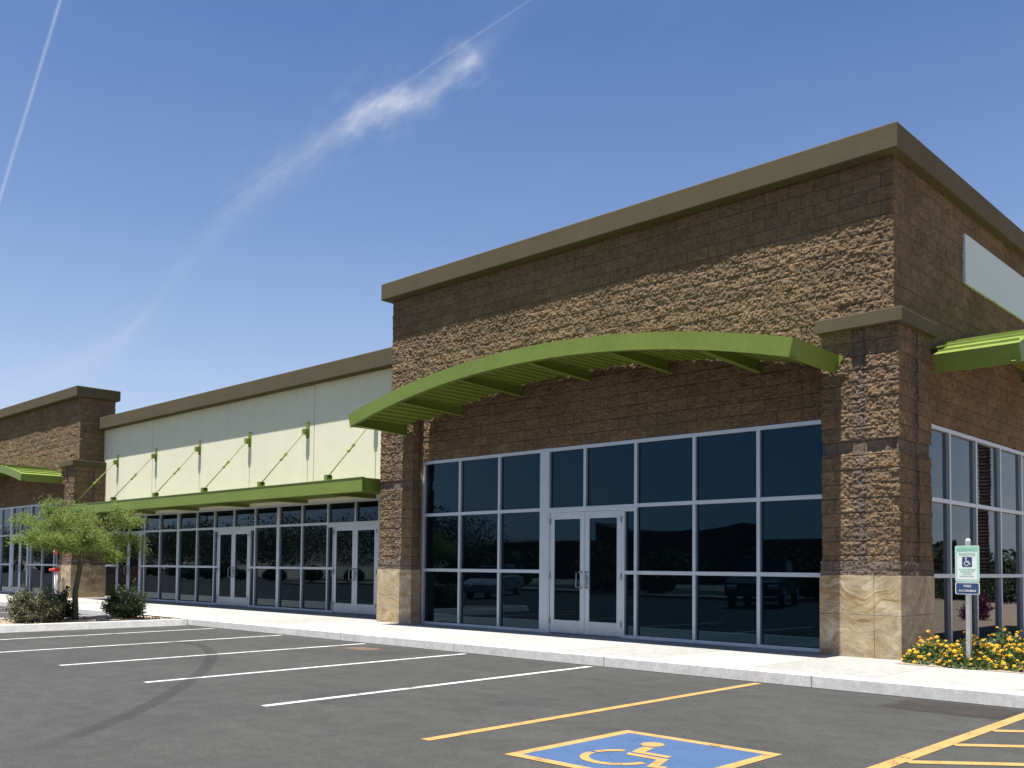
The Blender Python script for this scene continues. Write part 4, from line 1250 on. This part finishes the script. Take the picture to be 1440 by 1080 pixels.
# thin straight trail leaving the wisp
tl = math_(nt, 'SUBTRACT', v, math_(nt, 'MULTIPLY_ADD', u, .0763, -.0293))
tl = math_(nt, 'DIVIDE', tl, .0011); tl = math_(nt, 'EXPONENT', math_(nt, 'MULTIPLY', math_(nt, 'MULTIPLY', tl, tl), -1.0))
tl = math_(nt, 'MULTIPLY', tl, curve(u, [(-.42, 0), (.08, 0), (.13, .07), (.2, .10), (.27, .08), (.35, .03), (.42, 0)], 0, 1))
wisp = math_(nt, 'MULTIPLY', math_(nt, 'ADD', wisp, tl), front)
# contrail on the left: great circle
nrm = Vector((-.0381, -.16555, .03824)).normalized()
dd = dot(tuple(nrm)); ct = math_(nt, 'DIVIDE', math_(nt, 'ADD', dd, math_(nt, 'MULTIPLY_ADD', warp2, .0010, -.0005)), .00125)
ct = math_(nt, 'EXPONENT', math_(nt, 'MULTIPLY', math_(nt, 'MULTIPLY', ct, ct), -1.0))
ct = math_(nt, 'MULTIPLY', ct, math_(nt, 'MULTIPLY_ADD', fine.outputs['Fac'], .33, .1))
ct = math_(nt, 'MULTIPLY', ct, math_(nt, 'GREATER_THAN', dot((-.8661, .2923, .4012)), .6))
# low clouds out over the side yard and thin veil
mp2 = N(nt, 'ShaderNodeMapping'); L(nt, tc, mp2.inputs['Vector']); mp2.inputs['Scale'].default_value = (3, 3, 12)
lowc = noise(nt, mp2.outputs[0], 1.6, 6, .6)
sxyz = N(nt, 'ShaderNodeSeparateXYZ'); L(nt, tc, sxyz.inputs[0])
lm_ = math_(nt, 'MULTIPLY', ramp(nt, sxyz.outputs[2], [(.0, (.8,) * 3), (.06, (1,) * 3), (.13, (0,) * 3)]), ramp(nt, sxyz.outputs[0], [(.0, (0,) * 3), (.12, (1,) * 3)]))
lowc = math_(nt, 'MULTIPLY', ramp(nt, lowc, [(.38, (0,) * 3), (.58, (.8,) * 3)]), lm_)
veil = ramp(nt, noise(nt, mpn.outputs[0], .12, 5, .6), [(.5, (0,) * 3), (.85, (.03,) * 3)])
tot = math_(nt, 'ADD', math_(nt, 'ADD', wisp, ct), math_(nt, 'ADD', lowc, veil))
tot = math_(nt, 'MINIMUM', tot, .95)
skc = mixc(nt, 1.0, sky.outputs[0], (.80, .92, 1.13), 'MULTIPLY')
hz = ramp(nt, sxyz.outputs[2], [(0.0, (.62,) * 3), (.14, (.52,) * 3), (.22, (.31,) * 3), (.33, (.12,) * 3), (.5, (0,) * 3)])
skc = mixc(nt, hz, skc, (5.4, 6.1, 7.1))
cs = mixc(nt, tot, skc, (6.2, 6.5, 7.0))
L(nt, cs, bg.inputs['Color'])

sd = bpy.data.lights.new('sun', 'SUN'); sd.energy = 4.95; sd.angle = math.radians(.53); sd.color = (1, .965, .90)
so = link(bpy.data.objects.new('sun', sd))
dirv = Vector((math.cos(SUN_EL) * math.sin(SUN_AZX), -math.cos(SUN_EL) * math.cos(SUN_AZX), math.sin(SUN_EL)))
so.rotation_euler = dirv.to_track_quat('Z', 'Y').to_euler(); so.location = (0, -20, 60)

cd = bpy.data.cameras.new('camera'); cam = link(bpy.data.objects.new('camera', cd)); scene.camera = cam
Fv, Rv, Uv = Vector((-.6904, .72228, .04067)), Vector((.72311, .69068, .009)), Vector((.02159, -.03562, .99913))
cam.matrix_world = Matrix(((Rv.x, Uv.x, -Fv.x, 5.2722), (Rv.y, Uv.y, -Fv.y, -13.273), (Rv.z, Uv.z, -Fv.z, 1.3712), (0, 0, 0, 1)))
cd.sensor_width = 36; cd.lens = 1330.67 / 1440 * 36; cd.shift_y = (743.14 - 540) / 1440
cd.clip_start = .1; cd.clip_end = 8000

scene.render.engine = 'CYCLES'
scene.cycles.use_denoising = True
scene.cycles.max_bounces = 6; scene.cycles.diffuse_bounces = 3; scene.cycles.glossy_bounces = 3; scene.cycles.transparent_max_bounces = 8
scene.view_settings.view_transform = 'Standard'; scene.view_settings.look = 'None'; scene.view_settings.gamma = 1
scene.view_settings.exposure = 1.3
